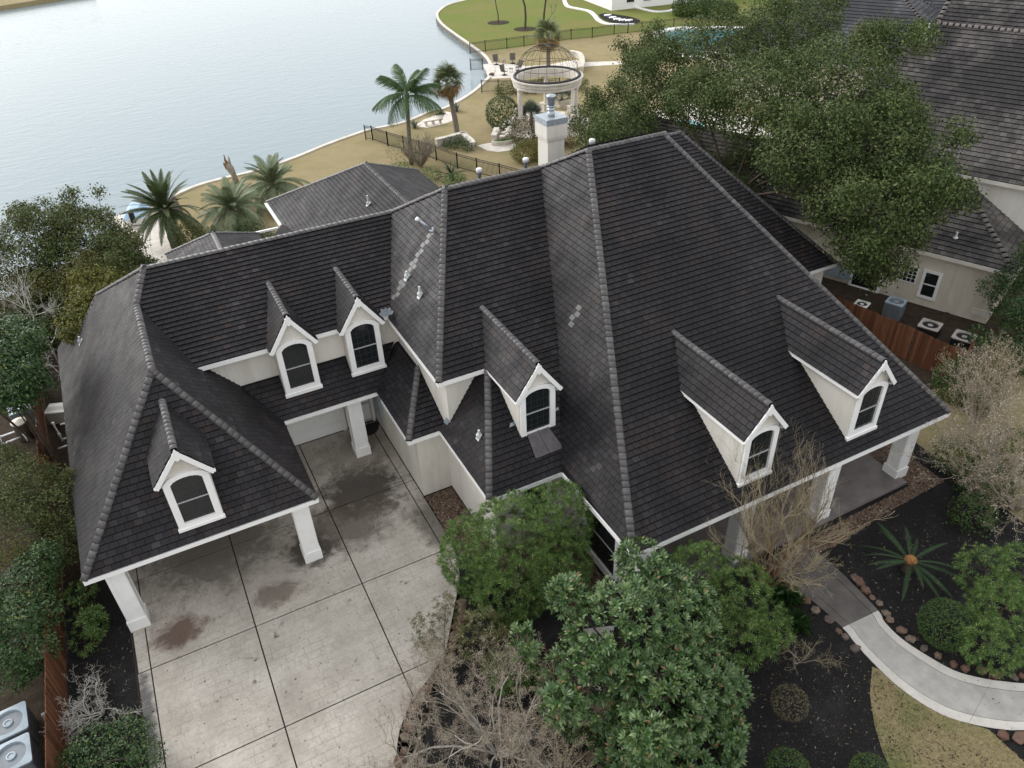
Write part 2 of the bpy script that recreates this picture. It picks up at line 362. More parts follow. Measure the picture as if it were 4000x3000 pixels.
# ------------------------------------------------------------------ the house
ZE = 3.35
FL = (-5.25, 20.65, ZE); FR = (2.27, 20.65, ZE); GA = (-1.47, 24.4, 7.85); GK = (-1.47, 29.46, 7.85)
WL = (-.84, 30.9, 8.62); WR = (9.51, 30.9, 8.62); WV = (-.14, 26.48, 6.25); WM = (7.53, 26.48, 6.25)
MFO = (7.41, 21.22, 6.1); MA = (10.95, 27.95, 10.35); MR = (15.4, 27.95, 10.35); MV = (12.36, 21.22, 6.1)
AFL = (10.4, 13.15, ZE); AFR = (25.0, 13.15, ZE); AA = (16.3, 25.6, 11.61); AR = (19.95, 25.6, 11.61); AV = (10.4, 17.6, ZE)
LMC = (7.5, 17.6, ZE); LMT = (9.35, 21.22, 6.1)
def gl(x): return 3.35+(7.85-3.35)/3.78*(x+5.25)
FACES = [
 [FL, FR, GA],
 [FL, GA, GK, WL, (-3.1, 35.5, gl(-3.1)), (-4.66, 35.15, gl(-4.66)), (-4.85, 37.4, gl(-4.85)), (-5.78, 37.4, gl(-5.78))],
 [FR, (2.27, 25.6, ZE), (1.15, 26.85, 4.684), GK, GA],
 [WV, WM, WR, WL, GK],
 [(2.27, 25.6, ZE), (6.2, 25.6, ZE), (7.6, 26.85, 4.7), (1.15, 26.85, 4.7)],
 [(6.2, 25.6, ZE), (6.2, 21.95, ZE), (7.75, 24.5, 4.66), (7.75, 26.98, 4.66)],
 [(6.2, 21.95, ZE), (7.8, 21.95, ZE), (7.8, 24.58, 4.70), (7.75, 24.5, 4.66)],
 [MFO, MA, WR, (7.52, 26.45, 6.23), (7.41, 26.45, 6.1)],
 [MFO, MV, MR, MA],
 [LMC, AV, MV, LMT],
 [LMC, LMT, (9.35, 21.62, 6.1), (7.5, 21.95, ZE)],
 [AFL, AA, MR, MV, AV],
 [AFL, AFR, AR, AA],
 [(21.5, 24.3, ZE), (30.75, 24.3, ZE), (26.3, 32.3, 8.74), (21.5, 32.3, 8.74)],
 # rear wing and small rear roof
 [(6.9, 36.0, ZE), (6.9, 48.9, ZE), (12.0, 42.95, 6.65), (12.0, 36.0, 6.65)],
 [(17.25, 48.9, ZE), (17.25, 36.0, ZE), (12.0, 36.0, 6.65), (12.0, 42.95, 6.65)],
]
UNTILED = [
 [(6.9, 48.9, ZE), (17.25, 48.9, ZE), (12.0, 42.95, 6.65)],
 [WL, WR, (12, 39.0, 3.9), (-1.5, 39.0, 3.9), (-3.1, 35.5, 5.91)],
 [MA, MR, (15.4, 38, 3.6), (10, 38, 3.6), WR],
 [AA, AR, (25, 38.5, ZE), (13.5, 38.5, ZE), MR],
 [AFR, (25, 38.5, ZE), AR],
 [(30.75, 24.3, ZE), (30.75, 40, ZE), (26.3, 32.3, 8.74)],
 [(26.3, 32.3, 8.74), (30.75, 40, ZE), (21.5, 40, ZE), (21.5, 32.3, 8.74)],
 [(4.0, 38.9, 3.95), (12, 38.9, 3.95), (12, 44.75, ZE), (6.9, 44.75, ZE)],
]
CAPS = [(FL, GA), (FR, GA), (GA, GK), (GK, WL), ((-3.1, 35.5, gl(-3.1)), WL), ((-4.7, 35.15, gl(-4.7)), (-3.1, 35.5, gl(-3.1))), (WL, WR), (WR, MA), (MFO, MA), (MA, MR), (MR, AA), (AFL, AA), (AA, AR), (AFR, AR),
        (LMC, LMT), ((6.2, 21.95, ZE), (7.75, 24.5, 4.66)), ((30.75, 24.3, ZE), (26.3, 32.3, 8.74)), ((26.3, 32.3, 8.74), (21.5, 32.3, 8.74)),
        ((12, 36, 6.65), (12, 42.95, 6.65)), ((6.9, 48.9, ZE), (12, 42.95, 6.65)), ((17.25, 48.9, ZE), (12, 42.95, 6.65))]
# small hipped roof by the boat path
sa = gp(649, 992, 3.3); sb = gp(1007, 909, 3.3)
SY = float(sa[1]); SX0 = float(sa[0]); SX1 = float(sb[0]); SM = (SX0+SX1)/2; SH = gp(825, 912, 4.75)
FACES += [[(SX0, SY, 3.3), (SM, float(SH[1]), 4.75), (SM, 39.5, 4.75), (SX0, 39.5, 3.3)], [(SM, float(SH[1]), 4.75), (SX1, SY, 3.3), (SX1, 39.5, 3.3), (SM, 39.5, 4.75)]]
UNTILED += [[(SX0, SY, 3.3), (SX1, SY, 3.3), (SM, float(SH[1]), 4.75)]]
CAPS += [((SX0, SY, 3.3), (SM, float(SH[1]), 4.75)), ((SX1, SY, 3.3), (SM, float(SH[1]), 4.75)), ((SM, float(SH[1]), 4.75), (SM, 39.5, 4.75))]
house = tag(empty('house', (0, 0, 0)), 'large cream stucco house with steep charcoal tiled hip roofs and six dormers', 'house')
dj = J()
for f in FACES+UNTILED: deck(dj, f)
roof = dj.make('roof', M['deck'], house)
T = Tiles()
for i, f in enumerate(FACES): T.face(f, v0=(-5.25, 0, ZE) if i == 1 else None)
for f in UNTILED: T.face(f)
for a, b in CAPS: T.cap(a, b)
def on_plane(u, v, p0, n):
    d = (u-2000)/F_PX*CR - (v-1500)/F_PX*CU + CW; c = np.array([0, 0, CAMH]); n = np.array(n, float)
    return c+d*(((np.array(p0, float)-c)@n)/(d@n))
PML = (MFO, (-1.2, 0, 1)); PG = (FL, (-1.1905, 0, 1)); PAL = (AFL, (-1.4, 0, 1)); PLM = (LMC, (-1.486, 0, 1)); PR = ((6.9, 0, ZE), (-.647, 0, 1)); PMF = (MFO, (0, -.632, 1))
st0 = on_plane(1690, 905, *PML); st1 = on_plane(1549, 1152, *PML); q0 = on_plane(2262, 1216, *PAL); q1 = on_plane(2232, 1268, *PAL)
def pale_fn(Cn):
    def near(a, b, w):
        ab = b-a; t = np.clip(((Cn-a)@ab)/(ab@ab), 0, 1); return np.linalg.norm(Cn-(a+t[:, None]*ab), axis=1) < w
    return near(st0, st1, .17) | near(q0, q1, .16)
emit_tiles(T, roof, 300, 300, pale=pale_fn)
# ---- walls
def wall(x0, x1, y0, y1, z0, z1, name='wall', mat='stucco'): return J().box(x0, x1, y0, y1, z0, z1).make(name, M[mat], house)
wall(-5.0, -4.8, 24.2, 37.0, 0, 3.2); wall(-4.8, 6.6, 28.2, 28.4, 0, 3.2)
wall(6.6, 6.8, 22.28, 28.2, 0, 3.2); wall(6.8, 7.85, 22.28, 22.48, 0, 3.2); wall(7.85, 8.05, 18.0, 22.6, 0, 3.2); wall(8.05, 10.8, 18.0, 18.2, 0, 3.2)
wall(10.8, 11.0, 13.95, 18.0, 0, 3.2); wall(11.0, 24.4, 15.6, 15.8, 0, 3.2); wall(24.4, 24.6, 15.6, 36, 0, 3.2); wall(25.0, 30.3, 24.75, 24.95, 0, 3.2); wall(30.3, 30.5, 24.75, 38, 0, 3.2)
wall(7.8, 7.95, 21.6, 26.85, 3.3, 6.02); wall(7.95, 9.7, 21.6, 21.75, 3.3, 6.02); wall(.1, 7.8, 26.85, 27.0, 3.3, 6.2)
wall(7.3, 16.9, 36, 48.5, 0, 3.2); wall(SX0+.4, SX1-.4, 38, SY-.4, 0, 3.2)
# ---- soffits and fascia
sj = J()
sj.box(-5.2, 2.22, 20.7, 28.2, 3.19, 3.22); sj.box(2.22, 6.6, 25.65, 28.2, 3.19, 3.22); sj.box(6.25, 8.0, 22.0, 26.0, 3.16, 3.185); sj.box(7.55, 10.9, 17.65, 21.9, 3.19, 3.22); sj.box(10.45, 24.95, 13.2, 18.0, 3.16, 3.185)
sj.box(24.5, 30.7, 24.35, 25.2, 3.16, 3.185); sj.box(-.3, 7.8, 26.52, 26.9, 6.06, 6.09); sj.box(7.45, 7.9, 21.26, 26.5, 5.92, 5.95); sj.box(7.9, 9.5, 21.26, 21.7, 5.92, 5.95)
sj.make('soffit', M['trim'], house)
def fascia(a, b, h=.17, t=.05, dz=0):
    a = np.array(a, float); b = np.array(b, float); a[2] += dz-.10; b[2] += dz-.10
    return J().bar(a, b, t, h).make('fascia', M['trim'], house)
for a, b in [((-5.28,20.63,ZE),(2.30,20.63,ZE)), ((2.29,20.66,ZE),(2.29,25.56,ZE)), ((2.32,25.58,ZE),(6.25,25.58,ZE)), ((6.18,25.0,ZE),(6.18,21.95,ZE)), ((6.16,21.93,ZE),(7.5,21.93,ZE)),
             ((7.48,21.9,ZE),(7.48,17.6,ZE)), ((7.46,17.58,ZE),(10.36,17.58,ZE)), ((10.38,17.55,ZE),(10.38,13.15,ZE)), ((10.36,13.13,ZE),(25.03,13.13,ZE)), ((25.02,13.16,ZE),(25.02,20,ZE)), ((24.5,24.28,ZE),(30.78,24.28,ZE)), ((30.77,24.3,ZE),(30.77,30,ZE)),
             ((-.2,26.46,6.25),(7.4,26.46,6.25)), ((7.39,26.5,6.1),(7.39,21.2,6.1)), ((7.37,21.2,6.1),(9.3,21.2,6.1)), ((17.27,36,ZE),(17.27,48.9,ZE)), ((6.88,44.9,ZE),(6.88,48.9,ZE)),
             ((-5.27,20.66,ZE),(-5.47,29.46,gl(-5.45))), ((-5.47,29.46,gl(-5.45)),(-5.8,37.4,gl(-5.78)))]:
    fascia(a, b)
gj = J(); gj.bar((6.78,44.8,3.27),(6.78,48.8,3.27),.14,.12); gj.bar((6.6,44.65,3.25),(4.6,44.65,3.25),.14,.12); gj.make('gutter', M['trim'], house)
# ---- dormers
def arch(x0, x1, zb, zs, zt, n=10):
    c = (x0+x1)/2; hw = (x1-x0)/2; pts = [(x0, zb), (x1, zb)]
    for k in range(n+1):
        t = 1-2*k/n; pts.append((c+hw*t, zs+(zt-zs)*math.sqrt(max(0, 1-(t*.97)**2))))
    return pts
def dormer(cx, yf, zb, ze, zp, yb, gb, gs, gt, hw=.72, ov=.19, lower=0.0):
    """gabled dormer: centre, front wall, sill, eave, peak, back of the ridge, glass bottom, spring, top"""
    k = (zp-ze)/(hw+ov); zw = ze+k*ov
    body = J()
    body.prism([(cx-hw, yf, zb-lower), (cx+hw, yf, zb-lower), (cx+hw, yf, zw-.1), (cx, yf, zp-.13), (cx-hw, yf, zw-.1)], (0, yb-yf-.15, 0))
    d = body.make('dormer', M['stucco'], house)
    yo = yf-.17; dk = J(); Td = Tiles(); n = math.hypot(1, k)
    for s in (-1, 1):
        e0 = (cx+s*(hw+ov), yo, ze); e1 = (cx+s*(hw+ov), yb, ze); p0 = (cx, yo, zp); p1 = (cx, yb, zp)
        deck(dk, [e0, e1, p1, p0], .06); Td.face([e0, e1, p1, p0])
        tj = J(); nx = s*k/n; nz = 1/n     # rake board and eave board
        a = np.array([cx+s*(hw+ov+.02), yo-.02, ze-.05]); b = np.array([cx, yo-.02, zp-.03])
        tj.bar(a-np.array([nx, 0, nz])*.06, b-np.array([nx, 0, nz])*.06, .05, .15, up=(nx, 0, nz)); tj.make('rake_board', M['trim'], d)
        tj = J(); tj.bar((cx+s*(hw+.03), yf-.03, ze+.10), (cx, yf-.03, zp-.23), .05, .09, up=(nx, 0, nz)); tj.make('gable_moulding', M['trim'], d)
        tj = J(); tj.bar((cx+s*(hw+ov+.005), yo, ze-.06), (cx+s*(hw+ov+.005), yb-.3, ze-.06), .04, .12); tj.box(*sorted((cx+s*hw, cx+s*(hw+ov))), yo+.02, yb-.3, ze-.1, ze-.08); tj.make('eave_board', M['trim'], d)
    dk.make('dormer_roof', M['deck'], d)
    J().prism([(cx-.17, yo-.05, zp-.26), (cx, yo-.05, zp-.42), (cx+.17, yo-.05, zp-.26), (cx, yo-.05, zp+.045)], (0, .06, 0)).make('gable_peak', M['trim'], d)
    Td.cap((cx, yo+.03, zp), (cx, yb, zp), .12); emit_tiles(Td, d)
    # window surround, sill, glass
    gw = .49; so = arch(cx-hw+.02, cx+hw-.02, gb-.2, gs+.05, gt+.17); si = arch(cx-gw, cx+gw, gb, gs, gt); nn = len(so)
    V = [(x, yf-.09, z) for x, z in so]+[(x, yf-.09, z) for x, z in si]+[(x, yf+.0, z) for x, z in so]+[(x, yf+.0, z) for x, z in si]
    Fa = []
    for i in range(nn):
        j = (i+1) % nn; Fa += [(i, j, nn+j, nn+i), (2*nn+j, 2*nn+i, 3*nn+i, 3*nn+j), (i, 2*nn+i, 2*nn+j, j), (nn+j, 3*nn+j, 3*nn+i, nn+i)]
    J().add(V, Fa).make('window_surround', M['trim'], d)
    J().prism([(x, yf-.015, z) for x, z in arch(cx-gw-.01, cx+gw+.01, gb-.01, gs, gt+.01)], (0, .01, 0)).make('window_pane', M['glass'], d)
    zm = gb+.46*(gt-gb)
    J().box(cx-gw, cx+gw, yf-.05, yf-.02, zm-.02, zm+.02).make('meeting_rail', M['rail'], d)
    mj = J()
    for i in (1, 2, 3): mj.box(cx-gw+i*gw/2-.008, cx-gw+i*gw/2+.008, yf-.022, yf-.015, gb, gs+.1)
    for i in (1, 2, 4, 5): zz = gb+i*(gs-gb)/6; mj.box(cx-gw, cx+gw, yf-.021, yf-.016, zz-.008, zz+.008)
    mj.make('muntins', M['muntin'], d)
    J().box(cx-hw-.03, cx+hw+.03, yf-.13, yf, zb-.02, gb-.19).make('sill', M['trim'], d)
    return d
dormer(-1.47, 20.97, 3.75, 5.87, 7.03, 23.75, 4.02, 5.62, 5.86, lower=.5)
dormer(15.72, 13.74, 3.72, 5.82, 6.97, 18.7, 4.0, 5.58, 5.82, lower=.5)
dormer(20.72, 13.70, 3.70, 5.82, 6.97, 18.7, 4.0, 5.58, 5.82, lower=.5)
dormer(10.18, 18.98, 4.22, 6.1, 7.38, 23.2, 4.46, 6.0, 6.24, lower=.7)
dormer(3.42, 26.2, 4.03, 6.26, 7.62, 29.2, 4.34, 6.05, 6.32, lower=.5)
dormer(6.18, 26.25, 4.06, 6.24, 7.58, 29.2, 4.34, 6.05, 6.32, lower=.5)
# ------------------------------------------------------------------ house details
def column(cx, cy, w=.56, h=3.2):
    c = J().box(cx-w/2, cx+w/2, cy-w/2, cy+w/2, .5, h).make('column', M['trim'], house)
    J().box(cx-w/2-.05, cx+w/2+.05, cy-w/2-.05, cy+w/2+.05, 0, .5).make('plinth', M['trim'], c)
    J().box(cx-w/2-.04, cx+w/2+.04, cy-w/2-.04, cy+w/2+.04, h-.28, h-.02).make('capital', M['trim'], c)
    pj = J()
    for s in (-1, 1):
        pj.box(cx+s*(w/2-.06)-.05, cx+s*(w/2-.06)+.05, cy-w/2-.018, cy-w/2, .55, h-.3)
        for t in (-1, 1): pj.box(*sorted((cx+t*w/2, cx+t*(w/2+.018))), cy+s*(w/2-.06)-.05, cy+s*(w/2-.06)+.05, .55, h-.3)
    pj.make('panel_frame', M['trim'], c)
for x, y in ((1.67, 21.37), (-4.50, 21.33), (5.24, 26.2), (24.04, 13.9), (19.52, 13.68), (15.4, 13.62), (11.2, 13.65)): column(x, y)
# garage door, side door, mat, windows of the ground floor
gd = J().box(.1, 4.98, 28.11, 28.17, 0.02, 2.35).make('garage_door', M['trim'], house)
for k in range(4): J().box(.12, 4.96, 28.085, 28.11, .05+k*.58, .05+k*.58+.545).make('door_panel', M['trim'], gd)
J().box(2.55, 2.59, 28.05, 28.085, 1.15, 1.35).make('door_handle', M['black'], gd)
for x0, x1, z0, z1 in ((-.08, .1, 0, 2.5), (4.98, 5.16, 0, 2.5), (.1, 4.98, 2.36, 2.52)): J().box(x0, x1, 28.06, 28.2, z0, z1).make('door_frame', M['trim'], house)
sd = J().box(5.5, 6.42, 28.12, 28.17, .05, 2.15).make('side_door', simple('grey_white_door', (.45, .45, .45, 1), rough=.5), house)
for i in range(2):
    for k in range(2): J().box(5.58+i*.42, 5.92+i*.42, 28.10, 28.12, .2+k*1.0, 1.05+k*1.0).make('door_panel', M['trim'], sd)
for x0, x1, z0, z1 in ((5.4, 5.5, 0, 2.25), (6.42, 6.52, 0, 2.25)): J().box(x0, x1, 28.06, 28.2, z0, z1).make('door_frame', M['trim'], house)
J().box(6.5, 6.6, 26.9, 27.6, .9, 2.1).make('meter_box', M['aclight'], house)
tag(J().prism([(5.95+.62*math.cos(t), 27.95-.85*abs(math.sin(t)), .02) for t in np.linspace(0, math.pi, 14)], (0, 0, .025)).make('door_mat', M['black']), 'black half round doormat before the white side door', 'doormat')
def flat_window(a, b, z0, z1, nrm, name='window'):
    """framed window on a wall between plan points a and b"""
    a = np.array((*a, 0.)); b = np.array((*b, 0.)); n = np.array((*nrm, 0.)); up = np.array([0, 0, 1.])
    fr = J(); c = lambda p, z, d: p+up*z+n*d
    for p, q, zz0, zz1 in ((a, a+(b-a)*.1, z0, z1), (b-(b-a)*.1, b, z0, z1), (a, b, z0, z0+.12), (a, b, z1-.12, z1)):
        fr.prism([c(p, zz0, 0), c(q, zz0, 0), c(q, zz1, 0), c(p, zz1, 0)], n*.06)
    w = fr.make(name, M['trim'], house)
    J().prism([c(a+(b-a)*.09, z0+.1, .005), c(b-(b-a)*.09, z0+.1, .005), c(b-(b-a)*.09, z1-.1, .005), c(a+(b-a)*.09, z1-.1, .005)], n*.015).make('window_pane', M['glass'], w)
    mid = (z0+z1)/2; J().prism([c(a+(b-a)*.09, mid-.02, .02), c(b-(b-a)*.09, mid-.02, .02), c(b-(b-a)*.09, mid+.02, .02), c(a+(b-a)*.09, mid+.02, .02)], n*.02).make('meeting_rail', M['rail'], w)
flat_window((10.8, 16.6), (10.8, 14.4), .4, 2.9, (-1, 0)); flat_window((8.9, 18.0), (10.1, 18.0), .9, 2.9, (0, -1))
for x in (12.3, 14.4, 17.2, 21.3, 22.9): flat_window((x, 15.6), (x+1.1, 15.6), .6, 2.9, (0, -1))
# chimney
ch = J().box(17.48, 18.38, 31.0, 31.95, 7.2, 10.75).make('chimney', M['stucco'], house)
J().box(17.40, 18.46, 30.92, 32.03, 10.3, 10.38).box(17.43, 18.43, 30.95, 32.0, 10.22, 10.3).make('chimney_moulding', M['stucco'], ch)
J().box(17.38, 18.48, 30.90, 32.05, 10.38, 10.95).make('chimney_crown', M['stucco'], ch)
J().prism([(17.37, 30.89, 10.95), (18.49, 30.89, 10.95), (18.49, 32.06, 10.95), (17.37, 32.06, 10.95)], (0, 0, .27)).make('chimney_cap', M['galv'], ch)
fl = J(); fl.lathe([(.17, 0), (.17, .2), (.13, .22), (.13, .3), (.19, .32), (.19, .36), (.14, .38), (.14, .44), (.2, .46), (.2, .5), (.15, .51)], (17.93, 31.45, 11.2), 16)
fl.lathe([(.16, .5), (.16, .86), (.22, .88), (.22, .96), (.02, 1.0)], (17.93, 31.45, 11.2), 16); fl.make('flue_pipe', M['galv'], ch, True)
# vents, pipes and flashing on the roof
def roof_vent(u, v, plane, h=.28, r=.045):
    p = on_plane(u, v, *plane); n = np.array(plane[1], float); n /= np.linalg.norm(n); j = J()
    x = np.cross((0, 0, 1), n); x /= np.linalg.norm(x); up = np.cross(n, x)
    b = p+n*.05; j.prism([b-x*.11-up*.16, b+x*.11-up*.16, b+x*.11+up*.14, b-x*.11+up*.14], n*.02)
    j.tube([b+n*.01, b+n*.05+np.array([0, 0, .06]), b+np.array([0, 0, .16])], [.10, .08, .055], 10); j.tube([b+np.array([0, 0, .1]), b+np.array([0, 0, h])], r, 10)
    j.make('roof_vent', M['leadpipe'], house, False)
roof_vent(1594, 1085, PML); roof_vent(1645, 1155, PML, .38); roof_vent(1876, 1705, PLM); roof_vent(1442, 800, PR, .5); roof_vent(321, 1338, PG)
pb = on_plane(1692, 900, *PML); pt = pb+np.array([-.62, .1, .62])
pj = J(); pj.tube([pb, pb+(pt-pb)*.92], .055, 12); pj.make('bent_vent_pipe', M['galv'], house, True)
J().tube([pb+(pt-pb)*.86, pt], .085, 14).make('vent_pipe_cap', M['pvc'], house, True)
J().tube([pb-np.array([.0, 0, .02]), pb+(pt-pb)*.12], [.16, .1], 12).make('vent_collar', M['galv'], house, True)
def ridge_pipe(u, v, y, h, r=.08):
    d = (u-2000)/F_PX*CR-(v-1500)/F_PX*CU+CW; p = np.array([0, 0, CAMH])+d*(y/d[1]); j = J()
    j.lathe([(r, -h), (r, -.26), (r*1.25, -.24), (r*1.25, -.2), (r, -.18)], p, 12); q = j.make('ridge_vent_pipe', M['galv'], house, True)
    J().lathe([(r*1.75, -.2), (r*1.75, -.03), (r*1.4, 0), (.01, .02)], p, 14).make('vent_cap', M['pvc'], q, True)
ridge_pipe(1871, 657, 30.2, 2.2); ridge_pipe(2053, 617, 30.2, 2.2); ridge_pipe(2313, 543, 28.5, 2.0)
fb = on_plane(1490, 1222, (0, 26.6, 0), (0, 1, 0)); fj = J()
for a, l in ((-50, .38), (-25, .5), (0, .45), (28, .42), (58, .36)):
    dv = np.array([math.sin(R(a)), -.25, math.cos(R(a))]); sv = np.array([math.cos(R(a)), 0, -math.sin(R(a))])
    fj.prism([fb+np.array([.1, -.25, -.05])-sv*.03, fb+np.array([.1, -.25, -.05])+sv*.03, fb+np.array([.1, -.25, -.05])+dv*l*.7+sv*.1, fb+np.array([.1, -.25, -.05])+dv*l, fb+np.array([.1, -.25, -.05])+dv*l*.65-sv*.09], (0, .012, 0))
fj.make('bent_flashing', simple('pale_blue_metal', (.50, .56, .60, 1), (.38, .43, .47, 1), 4, .4, .5, .2), house)
def patch(pts, plane, name='flashing', mat='flash', t=.075):
    n = np.array(plane[1], float); n /= np.linalg.norm(n); P = [on_plane(*q, *plane)+n*.045 for q in pts]; J().prism(P, n*(t-.045)).make(name, M[mat], house)
PMF2 = (LMC, (0, -.7597, 1))
patch([(1738, 1650), (1752, 1628), (1764, 1640), (1752, 1662)], PLM); patch([(1988, 1672), (2028, 1654), (2032, 1640), (1992, 1655)], PMF2); patch([(2138, 1608), (2178, 1592), (2182, 1602), (2142, 1622)], PMF2)
pan = J(); c = [on_plane(*q, *PMF2)+np.array([0, -.02, .06]) for q in ((2058, 1700), (2138, 1668), (2200, 1754), (2092, 1796))]; pan.prism(c, (0, 0, .02)); pn = pan.make('metal_pan', M['pan'], house)
J().bar((c[0]+c[1])/2+np.array([0, 0, .03]), (c[2]+c[3])/2+np.array([0, 0, .03]), .02, .03).make('pan_seam', M['pan'], pn)
sp = J()
for s in (-.1, .1): sp.lathe([(.02, 0), (.07, -.12), (.06, -.16)], (.95+s*1.4, 20.95, 3.15), 10)
sp.make('flood_light', M['pvc'], house, True)
# ------------------------------------------------------------------ ground, lake, lawns
def sheet(name, pts, z, mat, kind='structure', t=0.0):
    from mathutils.geometry import tessellate_polygon
    P = [Vector((p[0], p[1], 0)) for p in pts]; tri = tessellate_polygon([P])
    V = [(p[0], p[1], z) for p in pts]; Fa = [tuple(x) for x in tri]
    if t:
        n = len(pts); V += [(p[0], p[1], z-t) for p in pts]; Fa += [(i, (i+1) % n, n+(i+1) % n, n+i) for i in range(n)]
    me = mesh(name, V, Fa, mat); bm = bmesh.new(); bm.from_mesh(me); bmesh.ops.recalc_face_normals(bm, faces=bm.faces)
    up = [f for f in bm.faces if abs(f.normal.z) > .5]
    if up and up[0].normal.z < 0: bmesh.ops.reverse_faces(bm, faces=bm.faces)
    bm.to_mesh(me); bm.free(); o = link(name, me); tag(o, kind=kind); return o
def smooth_line(pts, n=6):
    P = np.array(pts, float); out = []
    for i in range(len(P)-1):
        p0, p1, p2, p3 = P[max(i-1, 0)], P[i], P[i+1], P[min(i+2, len(P)-1)]
        for t in np.linspace(0, 1, n, endpoint=False):
            out.append(.5*((2*p1)+(-p0+p2)*t+(2*p0-5*p1+4*p2-p3)*t*t+(-p0+3*p1-3*p2+p3)*t**3))
    out.append(P[-1]); return [tuple(q) for q in out]
def ribbon(name, left, right, z, mat, t=.1, parent=None, kind=None):
    n = len(left); V = [(x, y, z) for x, y in left]+[(x, y, z) for x, y in right]+[(x, y, z-t) for x, y in left]+[(x, y, z-t) for x, y in right]
    Fa = [(i, i+1, n+i+1, n+i) for i in range(n-1)]+[(2*n+i, 2*n+i+1, i+1, i) for i in range(n-1)]+[(n+i, n+i+1, 3*n+i+1, 3*n+i) for i in range(n-1)]+[(0, n, 3*n, 2*n), (n-1, 2*n-1, 4*n-1, 3*n-1)]
    j = J(); j.add(V, Fa); o = j.make(name, mat, parent)
    if kind: tag(o, kind=kind)
    return o
def offset(line, d):
    P = np.array(line, float); T_ = np.gradient(P, axis=0); T_ /= np.linalg.norm(T_, axis=1)[:, None]
    return [tuple(p+d*np.array([t[1], -t[0]])) for p, t in zip(P, T_)]
def grassmat(name, tan, green, fac_lo, fac_hi, scale=.35):
    x = N(name); c = x.mix(x.ramp(x.noise(scale, 6, .65), [(fac_lo, 0.), (fac_hi, 1.)]), tan, green)
    c = x.mix(x.ramp(x.noise(1.1, 6, .72), [(.42, 0.), (.66, .5)]), c, tuple(v*.68 for v in tan[:3])+(1,)); c = x.mix(x.ramp(x.noise(9, 5, .7), [(.35, 0.), (.7, .5)]), c, tuple(v*.55 for v in tan[:3])+(1,)); c = x.mix(x.math('MULTIPLY', x.noise(60, 2), .3), c, tuple(v*1.5 for v in tan[:3])+(1,))
    x.col(c).set(.95, .1).bump(x.noise(45, 4, .7), .8, .05); return x.m
TAN = (.30, .243, .135, 1); GRN = (.13, .165, .035, 1)
M['lawn_tan'] = grassmat('dormant_lawn', TAN, (.175, .165, .065, 1), .46, .72, .22)
M['lawn_green'] = grassmat('green_lawn', (.19, .175, .06, 1), (.115, .185, .03, 1), .38, .6, .12)
M['lawn_front'] = grassmat('front_lawn', (.27, .225, .125, 1), (.12, .16, .045, 1), .50, .70, .6)
x = N('black_mulch'); n1 = x.noise(30, 6, .75); c = x.ramp(n1, [(.3, (.004, .004, .004, 1)), (.55, (.012, .011, .011, 1)), (.72, (.06, .055, .052, 1))])
c = x.mix(x.ramp(x.noise(.7, 4), [(.5, 0.), (.72, .35)]), c, (.05, .052, .055, 1)); x.col(c).set(.9, .2).bump(x.noise(40, 5, .7), .9, .05); M['mulch'] = x.m
x = N('soil_brown'); x.col(x.ramp(x.noise(3, 6, .7), [(.3, (.028, .022, .017, 1)), (.7, (.07, .052, .036, 1))])).set(.95, .1).bump(x.noise(25, 5, .7), .8, .05); M['soil'] = x.m
shore_px = [(420,415),(560,378),(640,350),(700,325),(760,303),(800,290),(870,275),(930,250),(960,243),(1010,215),(1040,190),(1062,165),(1058,150),(1045,130),(1020,110),(985,85),(955,62),(943,45),(945,33),(965,18),(1000,8),(1040,0)]
shore = [gxy(a*1.808, b*1.808, -.45) for a, b in shore_px]
shore = [(-160, 60), (-60, 47), (-25, 46.5), (-12, 49.5), (-5, 55), (-.5, 60.5)]+shore+[(72, 131), (110, 138), (200, 150)]
shore = smooth_line(shore, 5)
x = N('lake_water'); w1 = x.noise(1.1, 3, .5, x.coord('Position', (.55, 1.5, 1)), .3); w2 = x.noise(.05, 2, .5)
w3 = x.noise(4.0, 2, .5, x.coord('Position', (.5, 1.6, 1)))
x.col((.185, .235, .255, 1)).set(.14, .5); x.b.inputs['IOR'].default_value = 1.33
x.bump(x.math('ADD', x.math('MULTIPLY', w1, x.math('ADD', w2, .1)), x.math('MULTIPLY', w3, .12)), .5, .12); M['lake'] = x.m
sheet('lake', [(-600, 20), (-600, 900), (900, 900), (900, 60), (40, 60), (0, 35)], -.55, M['lake'])
ground = sheet('ground', [(-160, -60)]+shore+[(260, 150), (260, -60)], 0.0, M['soil'], t=.9)
# pale bulkhead along the lake
bulk = tag(ribbon('bulkhead', shore[25:150], offset(shore[25:150], .38), .10, M['limewhite'], .75), 'pale concrete bulkhead along the curved lake shore', 'seawall')
farb = sheet('far_bank', [(-200, 168), (-60, 171), (-13, 174.5), (3, 181), (-10, 230), (-200, 230)], .2, M['lawn_tan'], t=.8)
near_shore = [p for p in offset(shore, .36)]
def z2p(x, y, z=0): return gxy(1300+x*.6329, y*.6329, z)
ff = [z2p(*p) for p in ((842, 331), (942, 318), (1075, 302), (1180, 288), (1320, 268), (1470, 245), (1600, 235), (1735, 215), (1990, 190), (2212, 165))]+[gxy(2900, 100), (110, 80)]
i0 = min(range(len(shore)), key=lambda i: abs(shore[i][0]-2)); i1 = min(range(len(shore)), key=lambda i: (shore[i][0]-ff[0][0])**2+(shore[i][1]-ff[0][1])**2)
sheet('lake_lawn', near_shore[i0:i1+1]+ff[1:]+[(110, 45), (31, 45), (31, 50), (2.5, 50)], .004, M['lawn_tan'])
sheet('far_lawn', near_shore[i1:]+[(260, 148), (260, 80)]+ff[1:][::-1], .004, M['lawn_green'])
